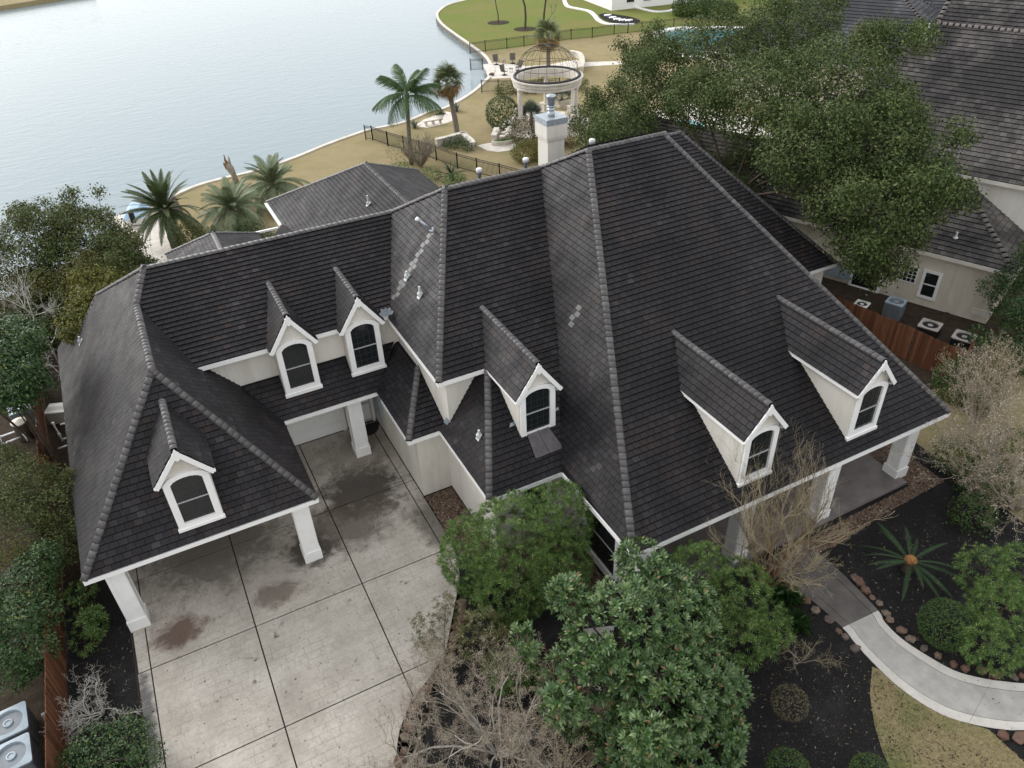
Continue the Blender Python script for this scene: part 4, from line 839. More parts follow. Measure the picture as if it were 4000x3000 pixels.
# ------------------------------------------------------------------ far houses at the top edge
def hip_house(name, label, cx, cy, rz, L, W, wh, pitch, wallmat, tm):
    e = tag(empty(name, (cx, cy, 0), rz), label, 'house'); o = .5; a, b = L/2+o, W/2+o; rise = b*pitch; r = max(a-b, .3)
    J().box(-L/2, L/2, -W/2, W/2, 0, wh).make('wall', wallmat, e)
    fs = [[(-a, -b, wh), (a, -b, wh), (r, 0, wh+rise), (-r, 0, wh+rise)], [(a, b, wh), (-a, b, wh), (-r, 0, wh+rise), (r, 0, wh+rise)], [(a, -b, wh), (a, b, wh), (r, 0, wh+rise)], [(-a, b, wh), (-a, -b, wh), (-r, 0, wh+rise)]]
    dj = J(); Tt = Tiles()
    for f in fs: deck(dj, f); Tt.face(f, w=.6, e=.42)
    ro = dj.make('roof', M['deck'], e)
    for s in (-1, 1):
        for t in (-1, 1): Tt.cap((s*a, t*b, wh), (s*r, 0, wh+rise), .18, .4)
    Tt.cap((-r, 0, wh+rise), (r, 0, wh+rise), .18, .4); emit_tiles(Tt, ro, tmat=tm, cmat=M['cap_n'])
    J().bar((-a, -b-.03, wh-.1), (a, -b-.03, wh-.1), .05, .2).bar((-a-.03, -b, wh-.1), (-a-.03, b, wh-.1), .05, .2).make('fascia', M['trim'], e)
    return e
def hwin(e, x, z0, z1, w, y):
    o = J().box(x-w/2-.1, x+w/2+.1, y-.06, y, z0-.1, z1+.1).make('window', M['trim'], e); J().box(x-w/2, x+w/2, y-.08, y-.06, z0, z1).make('window_pane', M['glass'], o)
p = gp(2620, 25); fh = hip_house('lake_house', 'white walled house at the top edge behind the dark hedges', float(p[0])+4, float(p[1])+7, R(-8), 24, 12, 5.5, .6, M['trim'], M['tile_d'])
for x in (-9, -6.2, -1, 3, 7): hwin(fh, x, .9, 2.6, 1.2, -6)
p = gp(3620, 70, 8); hip_house('slate_roof_house', 'house with blue grey slate roof behind the oak at the top edge', float(p[0])+1, float(p[1])+8, R(-62), 22, 16, 4.5, .55, M['stucco_n'], M['tile_d'])
p = gp(3950, 20, 9); hip_house('corner_roof_house', 'house with dark slate roof in the far top corner beyond the tall gables', float(p[0])+9, float(p[1])+6, R(-62), 20, 15, 6, .6, M['stucco_n'], M['tile_d'])
# ------------------------------------------------------------------ pool equipment behind the wooden fence on the left
def fpt(u, v, z): return tuple(float(t) for t in gp(u, v, z)[:2])
x0, y0 = fpt(71, 1645, 1.0); e = tag(empty('filter_tank', (x0, y0, 0)), 'dark pool filter tank with cream lid behind the fence', 'tank')
J().lathe([(.3, 0), (.32, .1), (.32, .85), (.28, .95)], (0, 0, 0), 20).make('tank_body', simple('dark_tank', (.045, .04, .03, 1), rough=.6), e, True); J().lathe([(.34, .93), (.34, .99), (.1, 1.06), (.08, 1.1), (.02, 1.1)], (0, 0, 0), 20).make('lid', simple('cream_lid', (.60, .56, .47, 1), rough=.5), e, True)
x0, y0 = fpt(75, 1608, .9); e = tag(empty('pool_heater', (x0, y0+.2, 0), R(8)), 'grey pool heater box behind the filter tank', 'heater'); J().box(-.42, .42, -.32, .32, 0, .9).make('cabinet', M['acgrey'], e); J().box(-.46, .46, -.36, .36, .9, .96).make('cover', M['aclight'], e)
def pipework(pts, label):
    e = tag(empty('pool_pipes', pts[0][0]), label, 'pipes'); b = np.array(pts[0][0])
    for ln in pts:
        J().tube([np.array(p)-b for p in ln], .045, 8).make('pipe', M['pvc'], e, True)
        for p in ln[1:-1]: J().lathe([(.06, -.06), (.06, .06)], tuple(np.array(p)-b), 10).make('pipe_elbow', M['pvc'], e)
x0, y0 = fpt(50, 1700, .4); pipework([[(x0-.5, y0, .05), (x0-.5, y0, .5), (x0+.2, y0+.1, .5), (x0+.5, y0-.3, .45), (x0+.5, y0-.3, .1)], [(x0-.4, y0-.3, .3), (x0+.4, y0-.15, .3)], [(x0-.8, y0+.8, .1), (x0-.8, y0+.8, .7), (x0-.5, y0+.6, .7)]], 'white pool pipes below the filter tank outside the fence')
x0, y0 = fpt(222, 1700, .5); pipework([[(x0, y0+.4, .1), (x0, y0+.4, .9), (x0+.1, y0, .5), (x0+.1, y0, .1)], [(x0+.25, y0+.3, .8), (x0+.6, y0+.3, .8)], [(x0+.2, y0-.3, .4), (x0+.7, y0-.3, .4)], [(x0-.05, y0-.8, .3), (x0+.6, y0-.7, .3)], [(x0+.5, y0+.6, .1), (x0+.5, y0+.6, .9)]], 'white pool pipes in the gap between the fence and the roof edge')
x0, y0 = fpt(215, 1592, .8); wb = J(); wb.prism([(-.35, -.35, .1), (1.2, -.35, .1), (1.2, .35, .1), (-.35, .35, .1)], (0, 0, .6)); wb.prism([(-.4, -.4, .7), (1.25, -.4, .7), (1.15, 0, .86), (-.3, 0, .86)], (0, .02, 0)); e = tag(empty('storage_box', (x0, y0, 0), R(-20)), 'pale plastic storage box lying between fence and roof', 'box')
o = wb.make('box_body', simple('pale_plastic', (.46, .44, .40, 1), rough=.5), e); J().box(-.4, 1.25, -.4, .4, .7, .78).make('box_lid', simple('pale_lid', (.56, .55, .52, 1), rough=.5), e)
# ------------------------------------------------------------------ plants
def ray_at_y(u, v, y):
    d = (u-2000)/F_PX*CR-(v-1500)/F_PX*CU+CW; return np.array([0, 0, CAMH])+d*(y/d[1])
LEAF_V = [(0, -.5, 0), (.26, 0, .07), (0, .5, 0), (-.26, 0, .07)]; LEAF_F = [(0, 1, 2, 3)]
def rosette(n, ln, wd, el0, el1, seed, fold=.25):
    r_ = random.Random(seed); V = []; Fa = []
    for k in range(n):
        a = 2*math.pi*k/n*1.0+r_.uniform(-.25, .25)+(k % 2)*.3; el = R(r_.uniform(el0, el1)); l = ln*r_.uniform(.75, 1.15); d = np.array([math.cos(a)*math.cos(el), math.sin(a)*math.cos(el), math.sin(el)]); s_ = np.array([-math.sin(a), math.cos(a), 0]); up = np.cross(d, s_)
        b = len(V); V += [tuple(d*l*.08), tuple(d*l*.55+s_*wd+up*-fold*wd), tuple(d*l-np.array([0, 0, .08*l])), tuple(d*l*.55-s_*wd+up*-fold*wd), tuple(d*l*.5)]; Fa += [(b, b+1, b+4), (b+1, b+2, b+4), (b, b+4, b+3), (b+4, b+2, b+3)]
    return np.array(V), np.array(Fa)
def lobe_points(lobes, n, shell=.72):
    """points biased to the surface of a group of ellipsoids, with outward normals; those inside another lobe dropped"""
    C = np.array([l[:3] for l in lobes], float); Rr = np.array([l[3:6] for l in lobes], float); w = (Rr.prod(1))**(2/3); k = rng.choice(len(lobes), n*2, p=w/w.sum())
    d = rng.normal(0, 1, (n*2, 3)); d /= np.linalg.norm(d, axis=1)[:, None]; r = np.clip(1-np.abs(rng.normal(0, (1-shell)*.6, n*2)), .15, 1.08); P = C[k]+d*Rr[k]*r[:, None]; keep = np.ones(n*2, bool)
    for i in range(len(lobes)):
        q = (P-C[i])/Rr[i]; keep &= ~(((q**2).sum(1) < .55) & (k != i))
    keep &= P[:, 2] > .05
    nr = d/Rr[k]; nr /= np.linalg.norm(nr, axis=1)[:, None]; return P[keep][:n], nr[keep][:n]
def clusters(lobes, nc, per, sig, shell=.7):
    P, Nn = lobe_points(lobes, nc, shell); m = len(P); Q = np.repeat(P, per, 0)+rng.normal(0, sig, (m*per, 3))*np.array([1, 1, .75]); return Q, np.repeat(Nn, per, 0)
def segs_mesh(S, sides=5):
    """tapered branch segments (p0, p1, r0, r1) as prisms"""
    A = np.array([s[0] for s in S]); B = np.array([s[1] for s in S]); r0 = np.array([s[2] for s in S]); r1 = np.array([s[3] for s in S]); d = B-A; d /= np.linalg.norm(d, axis=1)[:, None]+1e-9
    t = np.where(np.abs(d[:, 2:3]) < .9, np.array([[0, 0, 1.]]), np.array([[1., 0, 0]])); x_ = np.cross(d, t); x_ /= np.linalg.norm(x_, axis=1)[:, None]; y_ = np.cross(d, x_)
    an = np.linspace(0, 2*math.pi, sides, endpoint=False); ring = np.cos(an)[None, :, None]*x_[:, None]+np.sin(an)[None, :, None]*y_[:, None]
    V = np.concatenate([A[:, None]+ring*r0[:, None, None], B[:, None]+ring*r1[:, None, None]], 1); n = len(S); i = np.arange(sides); f = np.stack([i, (i+1) % sides, sides+(i+1) % sides, sides+i], -1)
    return V.reshape(-1, 3), (f[None]+(np.arange(n)*2*sides)[:, None, None]).reshape(-1, 4)
def grow(p, d, L, r, depth, rs, S, spread=.55, droop=0.0, up=.15, nseg=3, kids=(2, 3), shrink=.72, tips=None, wig=.12):
    d = np.array(d, float); d /= np.linalg.norm(d); p = np.array(p, float)
    for k in range(nseg):
        d2 = d+np.array([rs.gauss(0, wig), rs.gauss(0, wig), rs.gauss(0, wig)+up*.3-droop*.3]); d2 /= np.linalg.norm(d2); q = p+d2*L/nseg; rr = r*(1-.32/nseg*(k+1)) if depth else r*(1-.75*(k+1)/nseg)
        S.append((p, q, r if k == 0 else r_prev, max(rr, .003))); r_prev = max(rr, .003); p = q; d = d2
        if depth and k < nseg-1 and rs.random() < .55:
            s = np.array([rs.gauss(0, 1), rs.gauss(0, 1), rs.gauss(0, .6)+up]); s -= d*(s@d)*.6; grow(p, d+s*spread, L*shrink*rs.uniform(.5, .9), r_prev*.55, depth-1, rs, S, spread, droop, up, nseg, kids, shrink, tips, wig)
    if depth == 0:
        if tips is not None: tips.append(p)
        return
    for _ in range(rs.randint(*kids)):
        s = np.array([rs.gauss(0, 1), rs.gauss(0, 1), rs.gauss(0, .6)+up]); s -= d*(s@d)*.6; grow(p, d+s*spread, L*shrink*rs.uniform(.75, 1.15), r_prev*.75, depth-1, rs, S, spread, droop, up, nseg, kids, shrink, tips, wig)
def rel(V, o): return V-np.array([*o, 0.0])
def frill(lobes, k, lo, hi, reach=1.0):
    return list(lobes)+[(l[0]+rng.uniform(-1, 1)*l[3]*reach, l[1]+rng.uniform(-1, 1)*l[4]*reach, l[2]+rng.uniform(-.2, 1.0)*l[5]*reach, *(3*[l[3]*rng.uniform(lo, hi)])) for l in lobes for _ in range(k)]
def leafy(name, label, cat, base, lobes, nc, per, sig, size, mat, shell=.7, tilt=.7, trunk=None, tv=LEAF_V, tf=LEAF_F, group=None, limbs=6, bark='bark', seed=1, part='crown'):
    """a plant with leaf clusters spread over lobes, on a trunk with limbs reaching the lobes"""
    e = tag(empty(name, (*base, 0)), label, cat, group); Q, Nn = clusters(lobes, nc, per, sig, shell); Q[:, 2] = np.maximum(Q[:, 2], .04); n = len(Q)
    V, Fa = scatter(tv, tf, rel(Q, base), rotmats(n, Nn+np.array([0, 0, .5]), tilt), rng.uniform(.7, 1.25, n)*size); link(part, mesh(part, V, Fa, M[mat]), e)
    if trunk:
        rs = random.Random(seed); S = []; top = np.array([*base, trunk[1]]); b = np.array([*base, 0.]); S.append((b, top, trunk[0], trunk[0]*.8))
        for l in lobes[:12]:
            c = np.array(l[:3]); m = top+(c-top)*.5+np.array([0, 0, .15*np.linalg.norm(c-top)*.3]); r = trunk[0]*(.5 if len(lobes) < 12 else .26); S.append((top, m, r, r*.7)); S.append((m, c, r*.7, r*.35))
            for _ in range(limbs): 
                t = c+np.array([rs.uniform(-1, 1)*l[3], rs.uniform(-1, 1)*l[4], rs.uniform(-.6, 1)*l[5]])*.8; S.append((c, t, r*.3, r*.08))
        V, Fa = segs_mesh(S, 7); link('trunk', mesh('trunk', rel(V, base), Fa, M[bark], True), e)
    return e
def bare(name, label, cat, base, stems, H, r, depth, seed, mat, lean=.35, spread=.5, up=.15, droop=0, shrink=.72, kids=(2, 3), buds=None, nseg=3, wig=.12, sides=5, group=None):
    rs = random.Random(seed); S = []; tips = []
    for k in range(stems):
        a = 2*math.pi*k/stems+rs.uniform(-.4, .4); d = (math.cos(a)*lean*rs.uniform(.5, 1.3), math.sin(a)*lean*rs.uniform(.5, 1.3), 1); grow((math.cos(a)*r*1.2*(stems > 1), math.sin(a)*r*1.2*(stems > 1), 0), d, H*rs.uniform(.85, 1.1), r*rs.uniform(.75, 1.1), depth, rs, S, spread, droop, up, nseg, kids, shrink, tips, wig)
    e = tag(empty(name, (*base, 0)), label, cat, group); S = [s for s in S if s[1][2] > .02]; big = [s for s in S if s[2] > r*.45]; small = [s for s in S if s[2] <= r*.45]
    if big: V, Fa = segs_mesh(big, 7); link('trunk', mesh('trunk', V, Fa, M[mat[0]], True), e)
    V, Fa = segs_mesh(small, sides); link('branches', mesh('branches', V, Fa, M[mat[1]], True), e)
    if buds:
        t = np.array(tips); m = len(t); P = np.repeat(t, buds[1], 0)+rng.normal(0, buds[2], (m*buds[1], 3)); V, Fa = scatter(LEAF_V, LEAF_F, P, rotmats(len(P), tilt=1), rng.uniform(.6, 1.3, len(P))*buds[0]); link('buds', mesh('buds', V, Fa, M[buds[3]]), e)
    return e
M['oak'] = leafmat('oak_leaf', [(0, (.026, .044, .012, 1)), (.5, (.058, .088, .025, 1)), (.85, (.098, .132, .040, 1)), (1, (.16, .175, .065, 1))], .6, .2, .2, .5, (.10, .112, .036, 1), .35)
M['olive'] = leafmat('olive_shrub_leaf', [(0, (.030, .042, .013, 1)), (.5, (.068, .092, .028, 1)), (.85, (.11, .130, .045, 1)), (1, (.16, .16, .065, 1))], .65, .2, .18, .6, (.15, .125, .036, 1), .4)
M['yellowgreen'] = leafmat('yellow_green_leaf', [(0, (.045, .06, .014, 1)), (.5, (.105, .112, .022, 1)), (1, (.18, .165, .034, 1))], .6, .2, .15, .7, (.16, .11, .022, 1), .5)
M['ivy'] = leafmat('dark_glossy_leaf', [(0, (.014, .036, .010, 1)), (.6, (.032, .072, .020, 1)), (.95, (.064, .115, .032, 1)), (1, (.18, .16, .03, 1))], .5, .28, .12, .5, (.085, .13, .05, 1), .7)
M['magnolia'] = leafmat('magnolia_leaf', [(0, (.026, .062, .016, 1)), (.55, (.056, .106, .030, 1)), (.88, (.10, .155, .050, 1)), (.985, (.18, .23, .09, 1)), (.988, (.20, .10, .045, 1)), (1, (.18, .09, .04, 1))], .36, .42, .06)
M['podo'] = leafmat('podocarpus_leaf', [(0, (.038, .080, .018, 1)), (.5, (.078, .140, .034, 1)), (.88, (.130, .200, .050, 1)), (.97, (.22, .29, .08, 1)), (1, (.24, .20, .07, 1))], .5, .28, .12)
M['podo_dry'] = leafmat('podocarpus_dry_leaf', [(0, (.045, .06, .02, 1)), (.5, (.09, .095, .032, 1)), (.85, (.14, .125, .05, 1)), (1, (.33, .27, .16, 1))], .5, .3, .1)
M['boxwood'] = leafmat('boxwood_leaf', [(0, (.020, .044, .008, 1)), (.6, (.040, .078, .014, 1)), (1, (.07, .115, .026, 1))], .55, .25, .08)
M['brownball'] = leafmat('bronze_shrub_leaf', [(0, (.05, .04, .022, 1)), (.6, (.085, .068, .036, 1)), (1, (.12, .105, .05, 1))], .6, .3)
M['bud'] = leafmat('dry_seed_head', [(0, (.17, .12, .08, 1)), (.6, (.27, .22, .16, 1)), (1, (.48, .43, .36, 1))], .85, .1)
M['redhedge'] = leafmat('bronze_hedge_leaf', [(0, (.035, .055, .015, 1)), (.5, (.08, .085, .025, 1)), (1, (.19, .09, .04, 1))], .5, .3, .1)
RO_MAG = rosette(9, .23, .040, 15, 55, 3); RO_POD = rosette(20, .20, .0105, 5, 70, 5, .0); RO_POD3 = rosette(16, .19, .010, 10, 75, 9, .0)
def P3(u, v, z): return tuple(float(t) for t in gp(u, v, z))
def lob(u, v, z, *r): p = gp(u, v, z); return (float(p[0]), float(p[1]), z, *(r if len(r) == 3 else (r[0], r[0], r[0])))
def loby(u, v, y, r, k=.85): p = ray_at_y(u, v, y); return (float(p[0]), float(p[1]), float(p[2]), r, r, r*k)
# --- magnolia and podocarpus by the front corner
mag = [(8.9, 11.0, 2.8, 1.8, 1.5, 2.1), (10.3, 10.8, 2.6, 1.6, 1.5, 2.0), (7.4, 10.6, 2.0, 1.3, 1.3, 1.6), (9.2, 9.3, 2.0, 1.9, 1.4, 1.7), (8.2, 8.6, 1.2, 1.6, 1.2, 1.1), (10.6, 9.2, 1.4, 1.2, 1.2, 1.2), (9.5, 8.0, .9, 1.3, 1.0, .9)]
leafy('magnolia_tree', 'large magnolia tree with broad glossy leaves beside the front corner of the house', 'tree', (8.8, 9.8), frill([(l[0]-.3, *l[1:]) for l in mag], 3, .28, .45, 1.0), 2900, 1, .05, 1.0, 'magnolia', .84, .35, (.16, 1.2), *RO_MAG, seed=4)
leafy('podocarpus_shrub', 'tall bright green narrow leaved shrub between the driveway and the house wall', 'shrub', (7.8, 16.2), [(7.8, 16.3, 2.3, 1.8, 1.4, 1.9), (9.4, 16.3, 2.4, 1.4, 1.1, 1.6), (6.5, 16.9, 1.8, 1.2, 1.2, 1.6), (7.3, 15.3, 1.3, 1.5, 1.0, 1.3), (8.9, 15.3, 1.5, 1.2, 1.0, 1.3)], 2150, 1, .05, 1.0, 'podo', .85, .3, (.1, .8), *RO_POD, seed=5)
leafy('podocarpus_shrub', 'narrow leaved green shrub between the magnolia and the bare multi stemmed tree', 'shrub', (12.9, 11.3), [(12.4, 12.3, 2.0, 1.0, .9, 1.4), (13.1, 11.3, 1.7, 1.2, 1.0, 1.3), (12.6, 10.3, 1.1, 1.1, .9, 1.0), (13.6, 10.2, 1.0, .8, .8, .9)], 900, 1, .05, 1.0, 'podo', .85, .3, (.08, .6), *RO_POD, seed=6)
leafy('podocarpus_shrub', 'thin yellowing narrow leaved shrub at the driveway edge left of the magnolia', 'shrub', (5.7, 13.9), [(5.5, 14.2, 1.2, .8, .8, .9), (5.9, 13.4, .9, .9, .7, .8), (5.3, 14.9, .9, .6, .5, .6)], 260, 1, .06, 1.0, 'podo_dry', .8, .4, (.05, .4), *RO_POD3, seed=7)
leafy('podocarpus_shrub', 'small green shoots below the yellowing shrub beside the side path', 'shrub', (5.9, 12.9), [(6.0, 12.9, .7, .9, .7, .7)], 190, 1, .06, 1.0, 'podo', .8, .4, None, *RO_POD3, seed=8)
leafy('feathery_shrub', 'sparse olive feathery shrub leaning over the driveway edge', 'shrub', (4.4, 15.0), [(4.1, 15.5, .9, .6, .6, .7), (4.3, 14.6, .6, .6, .5, .5), (4.9, 15.9, 1.0, .45, .4, .6)], 230, 1, .06, .75, 'podo_dry', .75, .5, (.04, .4), *RO_POD3, seed=9)
# --- bare crape myrtles
bare('bare_crape_myrtle', 'large bare pale crape myrtle with seed heads at the bottom edge', 'tree', P3(1940, 2940, 0)[:2], 17, 1.9, .036, 5, 11, ('whitebark', 'palebark'), .95, .55, .14, kids=(2, 3), shrink=.58, buds=(.026, 4, .04, 'bud'), nseg=3, wig=.2, sides=4)
bare('bare_crape_myrtle', 'bare twiggy crape myrtle overhanging the driveway at the bottom edge', 'tree', P3(1600, 3080, 0)[:2], 9, 1.3, .03, 4, 12, ('palebark', 'palebark'), .85, .55, .15, kids=(2, 3), shrink=.6, buds=(.025, 1, .02, 'bud'), nseg=3, wig=.2, sides=4)
bare('bare_crape_myrtle', 'bare tan crape myrtle at the bottom edge between the magnolia and the larger bare one', 'tree', P3(2200, 3040, 0)[:2], 10, 1.6, .03, 5, 19, ('palebark', 'tanbark'), .8, .55, .16, kids=(2, 3), shrink=.58, buds=(.026, 3, .04, 'bud'), nseg=3, wig=.2, sides=4)
bare('bare_crape_myrtle', 'bare multi stemmed crape myrtle in front of the porch columns', 'tree', P3(2985, 2300, 0)[:2], 16, 2.5, .04, 4, 13, ('redbark', 'tanbark'), .48, .36, .22, kids=(2, 3), shrink=.6, buds=(.022, 2, .04, 'bud'), nseg=4, wig=.10, sides=4)
bare('bare_crape_myrtle', 'bare grey crape myrtle spreading at the right edge over the side lawn', 'tree', P3(3960, 1990, 0)[:2], 12, 2.5, .05, 5, 14, ('palebark', 'palebark'), .75, .55, .15, kids=(2, 3), shrink=.64, buds=(.05, 4, .04, 'bud'), nseg=3, wig=.18, sides=4)
bare('bare_crape_myrtle', 'bare crape myrtle with upright seed heads beside the porch corner column', 'tree', P3(3800, 1660, 0)[:2], 12, 1.8, .035, 4, 15, ('palebark', 'tanbark'), .5, .42, .3, kids=(2, 3), shrink=.62, buds=(.05, 5, .04, 'bud'), nseg=3, wig=.14, sides=4)
bare('bleached_shrub', 'bare bleached white branching shrub between fence and driveway', 'shrub', P3(400, 2790, 0)[:2], 6, .7, .026, 4, 16, ('whitebark', 'whitebark'), .7, .7, .05, kids=(2, 3), shrink=.72, nseg=4, wig=.3, sides=5)
bare('dead_shrub', 'small dead twiggy shrub in black mulch beside the walk', 'shrub', P3(3125, 2585, 0)[:2], 4, .55, .018, 3, 17, ('palebark', 'tanbark'), .7, .6, .05, kids=(2, 3), shrink=.75, nseg=3, wig=.2, sides=4)
bare('bare_tree', 'bare pale tree among the evergreens at the left edge', 'tree', (-6.2, 39.6), 1, 2.7, .09, 5, 20, ('palebark', 'whitebark'), .12, .6, .12, kids=(2, 3), shrink=.7, nseg=4, wig=.15, sides=4)
# --- clipped balls and low shrubs
def ball(u, v, r, label, mat='boxwood', sq=.9, nc=1500):
    x0, y0, _ = P3(u, v, r*.8); leafy('round_shrub', label, 'shrub', (x0, y0), [(x0, y0, r*.8, r, r, r*sq)], nc, 2, .02, .05 if r > .5 else .045, mat, .96, .5, (.03, .2), limbs=3)
ball(3700, 2440, .86, 'clipped dark green ball shrub beside the curved walk', nc=3200); ball(3085, 2745, .55, 'small bronze brown ball shrub alone in black mulch', 'brownball', .85, 900); ball(3080, 3010, .6, 'green ball shrub cut off by the bottom edge, nearer the magnolia', nc=1500); ball(3400, 3025, .55, 'green ball shrub cut off by the bottom edge, nearer the lawn', nc=1300)
leafy('podocarpus_shrub', 'soft green shrub mass at the right edge above the clipped ball', 'shrub', P3(3900, 2400, 0)[:2], [lob(3850, 2230, 1.3, .9), lob(3930, 2380, 1.3, 1.0), lob(3870, 2520, 1.0, .85), lob(3990, 2250, 1.4, 1.0), lob(4010, 2480, 1.2, .9)], 900, 1, .06, .9, 'podo', .85, .35, (.07, .5), *RO_POD, seed=21)
leafy('evergreen_shrub', 'dark green shrub behind the bare tree at the right edge', 'shrub', P3(3800, 1830, 0)[:2], [lob(3740, 1780, .8, .9), lob(3850, 1880, .7, 1.0), lob(3800, 2010, .6, .8), lob(3960, 1760, .8, 1.0)], 1100, 6, .10, .10, 'boxwood', .8, .7, (.06, .4), seed=22)
leafy('evergreen_shrub', 'rounded green shrub at the end of the orange fence', 'shrub', P3(3780, 1490, 0)[:2], [lob(3745, 1490, .8, 1.1), lob(3830, 1530, .8, 1.0)], 900, 6, .10, .10, 'boxwood', .85, .7, (.06, .4), seed=23)
leafy('evergreen_tree', 'dark evergreen filling the right edge beside the neighbouring house corner', 'tree', P3(3990, 1330, 0)[:2], frill([lob(3990, 1180, 2.2, 1.4), lob(4030, 1320, 1.6, 1.4), lob(3930, 1400, .9, 1.0), lob(4050, 1080, 3.4, 1.4)], 4, .25, .5, 1.05), 2300, 6, .12, .13, 'ivy', .8, .7, (.12, 1.0), seed=24)
for k, (u, v, r) in enumerate(((3060, 2330, .62), (3110, 2440, .5))):
    x0, y0, _ = P3(u, v, 0); g = rng.normal(0, .13, (260, 3))*[1, 1, 0]+[0, 0, .02]; V, Fa = scatter([(-.03, 0, 0), (.03, 0, 0), (.02, .45, .55), (0, 1.0, .35)], [(0, 1, 2, 3)], g, rotmats(260, tilt=.25), rng.uniform(.6, 1, 260)*r)
    e = tag(empty('grass_clump', (x0, y0, 0)), ('dark strappy grass clump at the foot of the multi stemmed tree', 'smaller dark strappy grass clump beside the dead twiggy shrub')[k], 'grass clump'); link('blades', mesh('blades', V, Fa, M['ivy']), e)
# --- plants along the left fence
leafy('cypress_shrub', 'big olive yellow evergreen shrub overlapping the left roof edge', 'shrub', P3(130, 2060, 0)[:2], frill([lob(110, 1900, 3.0, 1.1), lob(220, 1990, 2.6, .9), lob(60, 2080, 2.4, 1.2), lob(200, 2130, 1.8, .9), lob(330, 1900, 3.0, .45), lob(20, 1850, 3.0, 1.0)], 4, .25, .5, 1.1), 2000, 8, .11, .10, 'olive', .75, .7, (.14, 1.0), seed=31)
leafy('dark_hedge', 'dark green leafy hedge along the outer side of the left fence', 'hedge', P3(110, 2450, 0)[:2], frill([lob(100, 2300, 1.9, .9), lob(60, 2430, 1.8, 1.0), lob(150, 2400, 1.7, .7), lob(110, 2540, 1.5, .8), lob(60, 2620, 1.2, .6), lob(150, 2210, 2.0, .7)], 3, .3, .5, 1.05), 1900, 6, .10, .12, 'ivy', .8, .7, (.08, .8), seed=32)
leafy('holly_shrub', 'dark green holly shrub at the bottom between fence and driveway', 'shrub', P3(430, 3020, 0)[:2], [lob(380, 2930, 1.0, .75), lob(500, 2880, 1.0, .65), lob(560, 2960, .8, .55), lob(300, 3000, .8, .6), lob(450, 3020, .9, .8)], 950, 6, .09, .085, 'ivy', .8, .7, (.07, .6), seed=33)
leafy('fern_shrub', 'dark feathery shrub in the shade between fence and column', 'shrub', P3(330, 2420, 0)[:2], [lob(310, 2330, .8, .5), lob(350, 2430, .6, .5), lob(330, 2510, .4, .4)], 160, 1, .06, 1.0, 'podo', .8, .4, (.03, .3), *RO_POD3, seed=34)
LT = [('broad olive green evergreen at the left edge above the bare tree', 'olive', [(120, 900, 45), (40, 1000, 45), (200, 830, 46), (60, 1130, 44)], 2.2), ('tall loose evergreen against the lake behind the left roof corner', 'olive', [(310, 830, 45), (380, 900, 44), (280, 950, 44), (420, 1010, 42), (340, 1060, 42)], 2.1), ('smaller evergreen beside the pale boat path', 'olive', [(490, 900, 45), (510, 990, 43), (470, 1060, 41)], 1.5), ('yellowish shrub behind the left roof corner', 'yellowgreen', [(350, 1120, 37.5), (400, 1075, 39), (320, 1215, 36)], 1.15), ('dark green evergreen at the left edge below the bare tree', 'ivy', [(40, 1290, 33), (10, 1400, 31), (60, 1460, 30)], 1.4), ('low dark evergreen behind the wooden fence top', 'olive', [(230, 1130, 43.5), (170, 1230, 42), (90, 1260, 42)], 1.4)]
for k, (lab, mt, L, r) in enumerate(LT):
    lb = frill([loby(u, v+60, y, r*rng.uniform(.65, 1.0), .9) for u, v, y in L], 5, .2, .5, 1.05); b = (np.mean([l[0] for l in lb]), np.mean([l[1] for l in lb])); leafy('evergreen_tree', lab, 'tree', b, lb, int(1150*r), 9, .15, .15, mt, .65, .7, (.13, 1.0), seed=40+k)
# --- the live oak behind the house
OL = [(2430, 560, 5.6, 2.8), (2330, 470, 5.4, 1.9), (2560, 340, 7.6, 3.0), (2500, 220, 8.6, 1.5), (2800, 220, 9.4, 3.3), (3080, 130, 10.4, 3.6), (2740, 390, 8.4, 2.3), (3000, 400, 9.2, 3.3), (3260, 350, 9.8, 3.4), (3150, 590, 8.2, 2.6), (3400, 580, 8.2, 2.6), (3290, 780, 6.6, 1.9), (3460, 830, 6.6, 1.9), (3370, 970, 4.8, 1.3), (3420, 1060, 3.6, .9), (3600, 790, 6.4, 1.5), (3580, 640, 7.8, 1.7), (3560, 930, 5.2, .8), (3520, 480, 9.0, 1.6), (3480, 190, 10.5, 1.8), (2640, 250, 9.0, 1.5)]
ol = [lob(u, v, z, r, r, r*.85) for u, v, z, r in OL]; ob = (32.0, 34.0)
e = leafy('live_oak', 'huge spreading live oak filling the view behind the right roof', 'tree', ob, ol+[(l[0]+rng.uniform(-1, 1)*l[3]*1.05, l[1]+rng.uniform(-1, 1)*l[3]*1.05, l[2]+rng.uniform(.0, .95)*l[3], *(3*[rng.uniform(.45, .9)])) for l in ol for _ in range(4)], 13500, 11, .22, .18, 'oak', .55, .8, (.42, 3.2), seed=60, limbs=9, bark='bark')
leafy('oak_sapling', 'lower leafy oak bough beside the bright pool', 'tree', P3(2870, 800, 0)[:2], [lob(2880, 760, 4.0, 1.1), lob(2900, 640, 5.0, 1.1), lob(2760, 640, 4.6, .9)], 700, 8, .18, .15, 'oak', .7, .8, (.16, 2.5), seed=61)
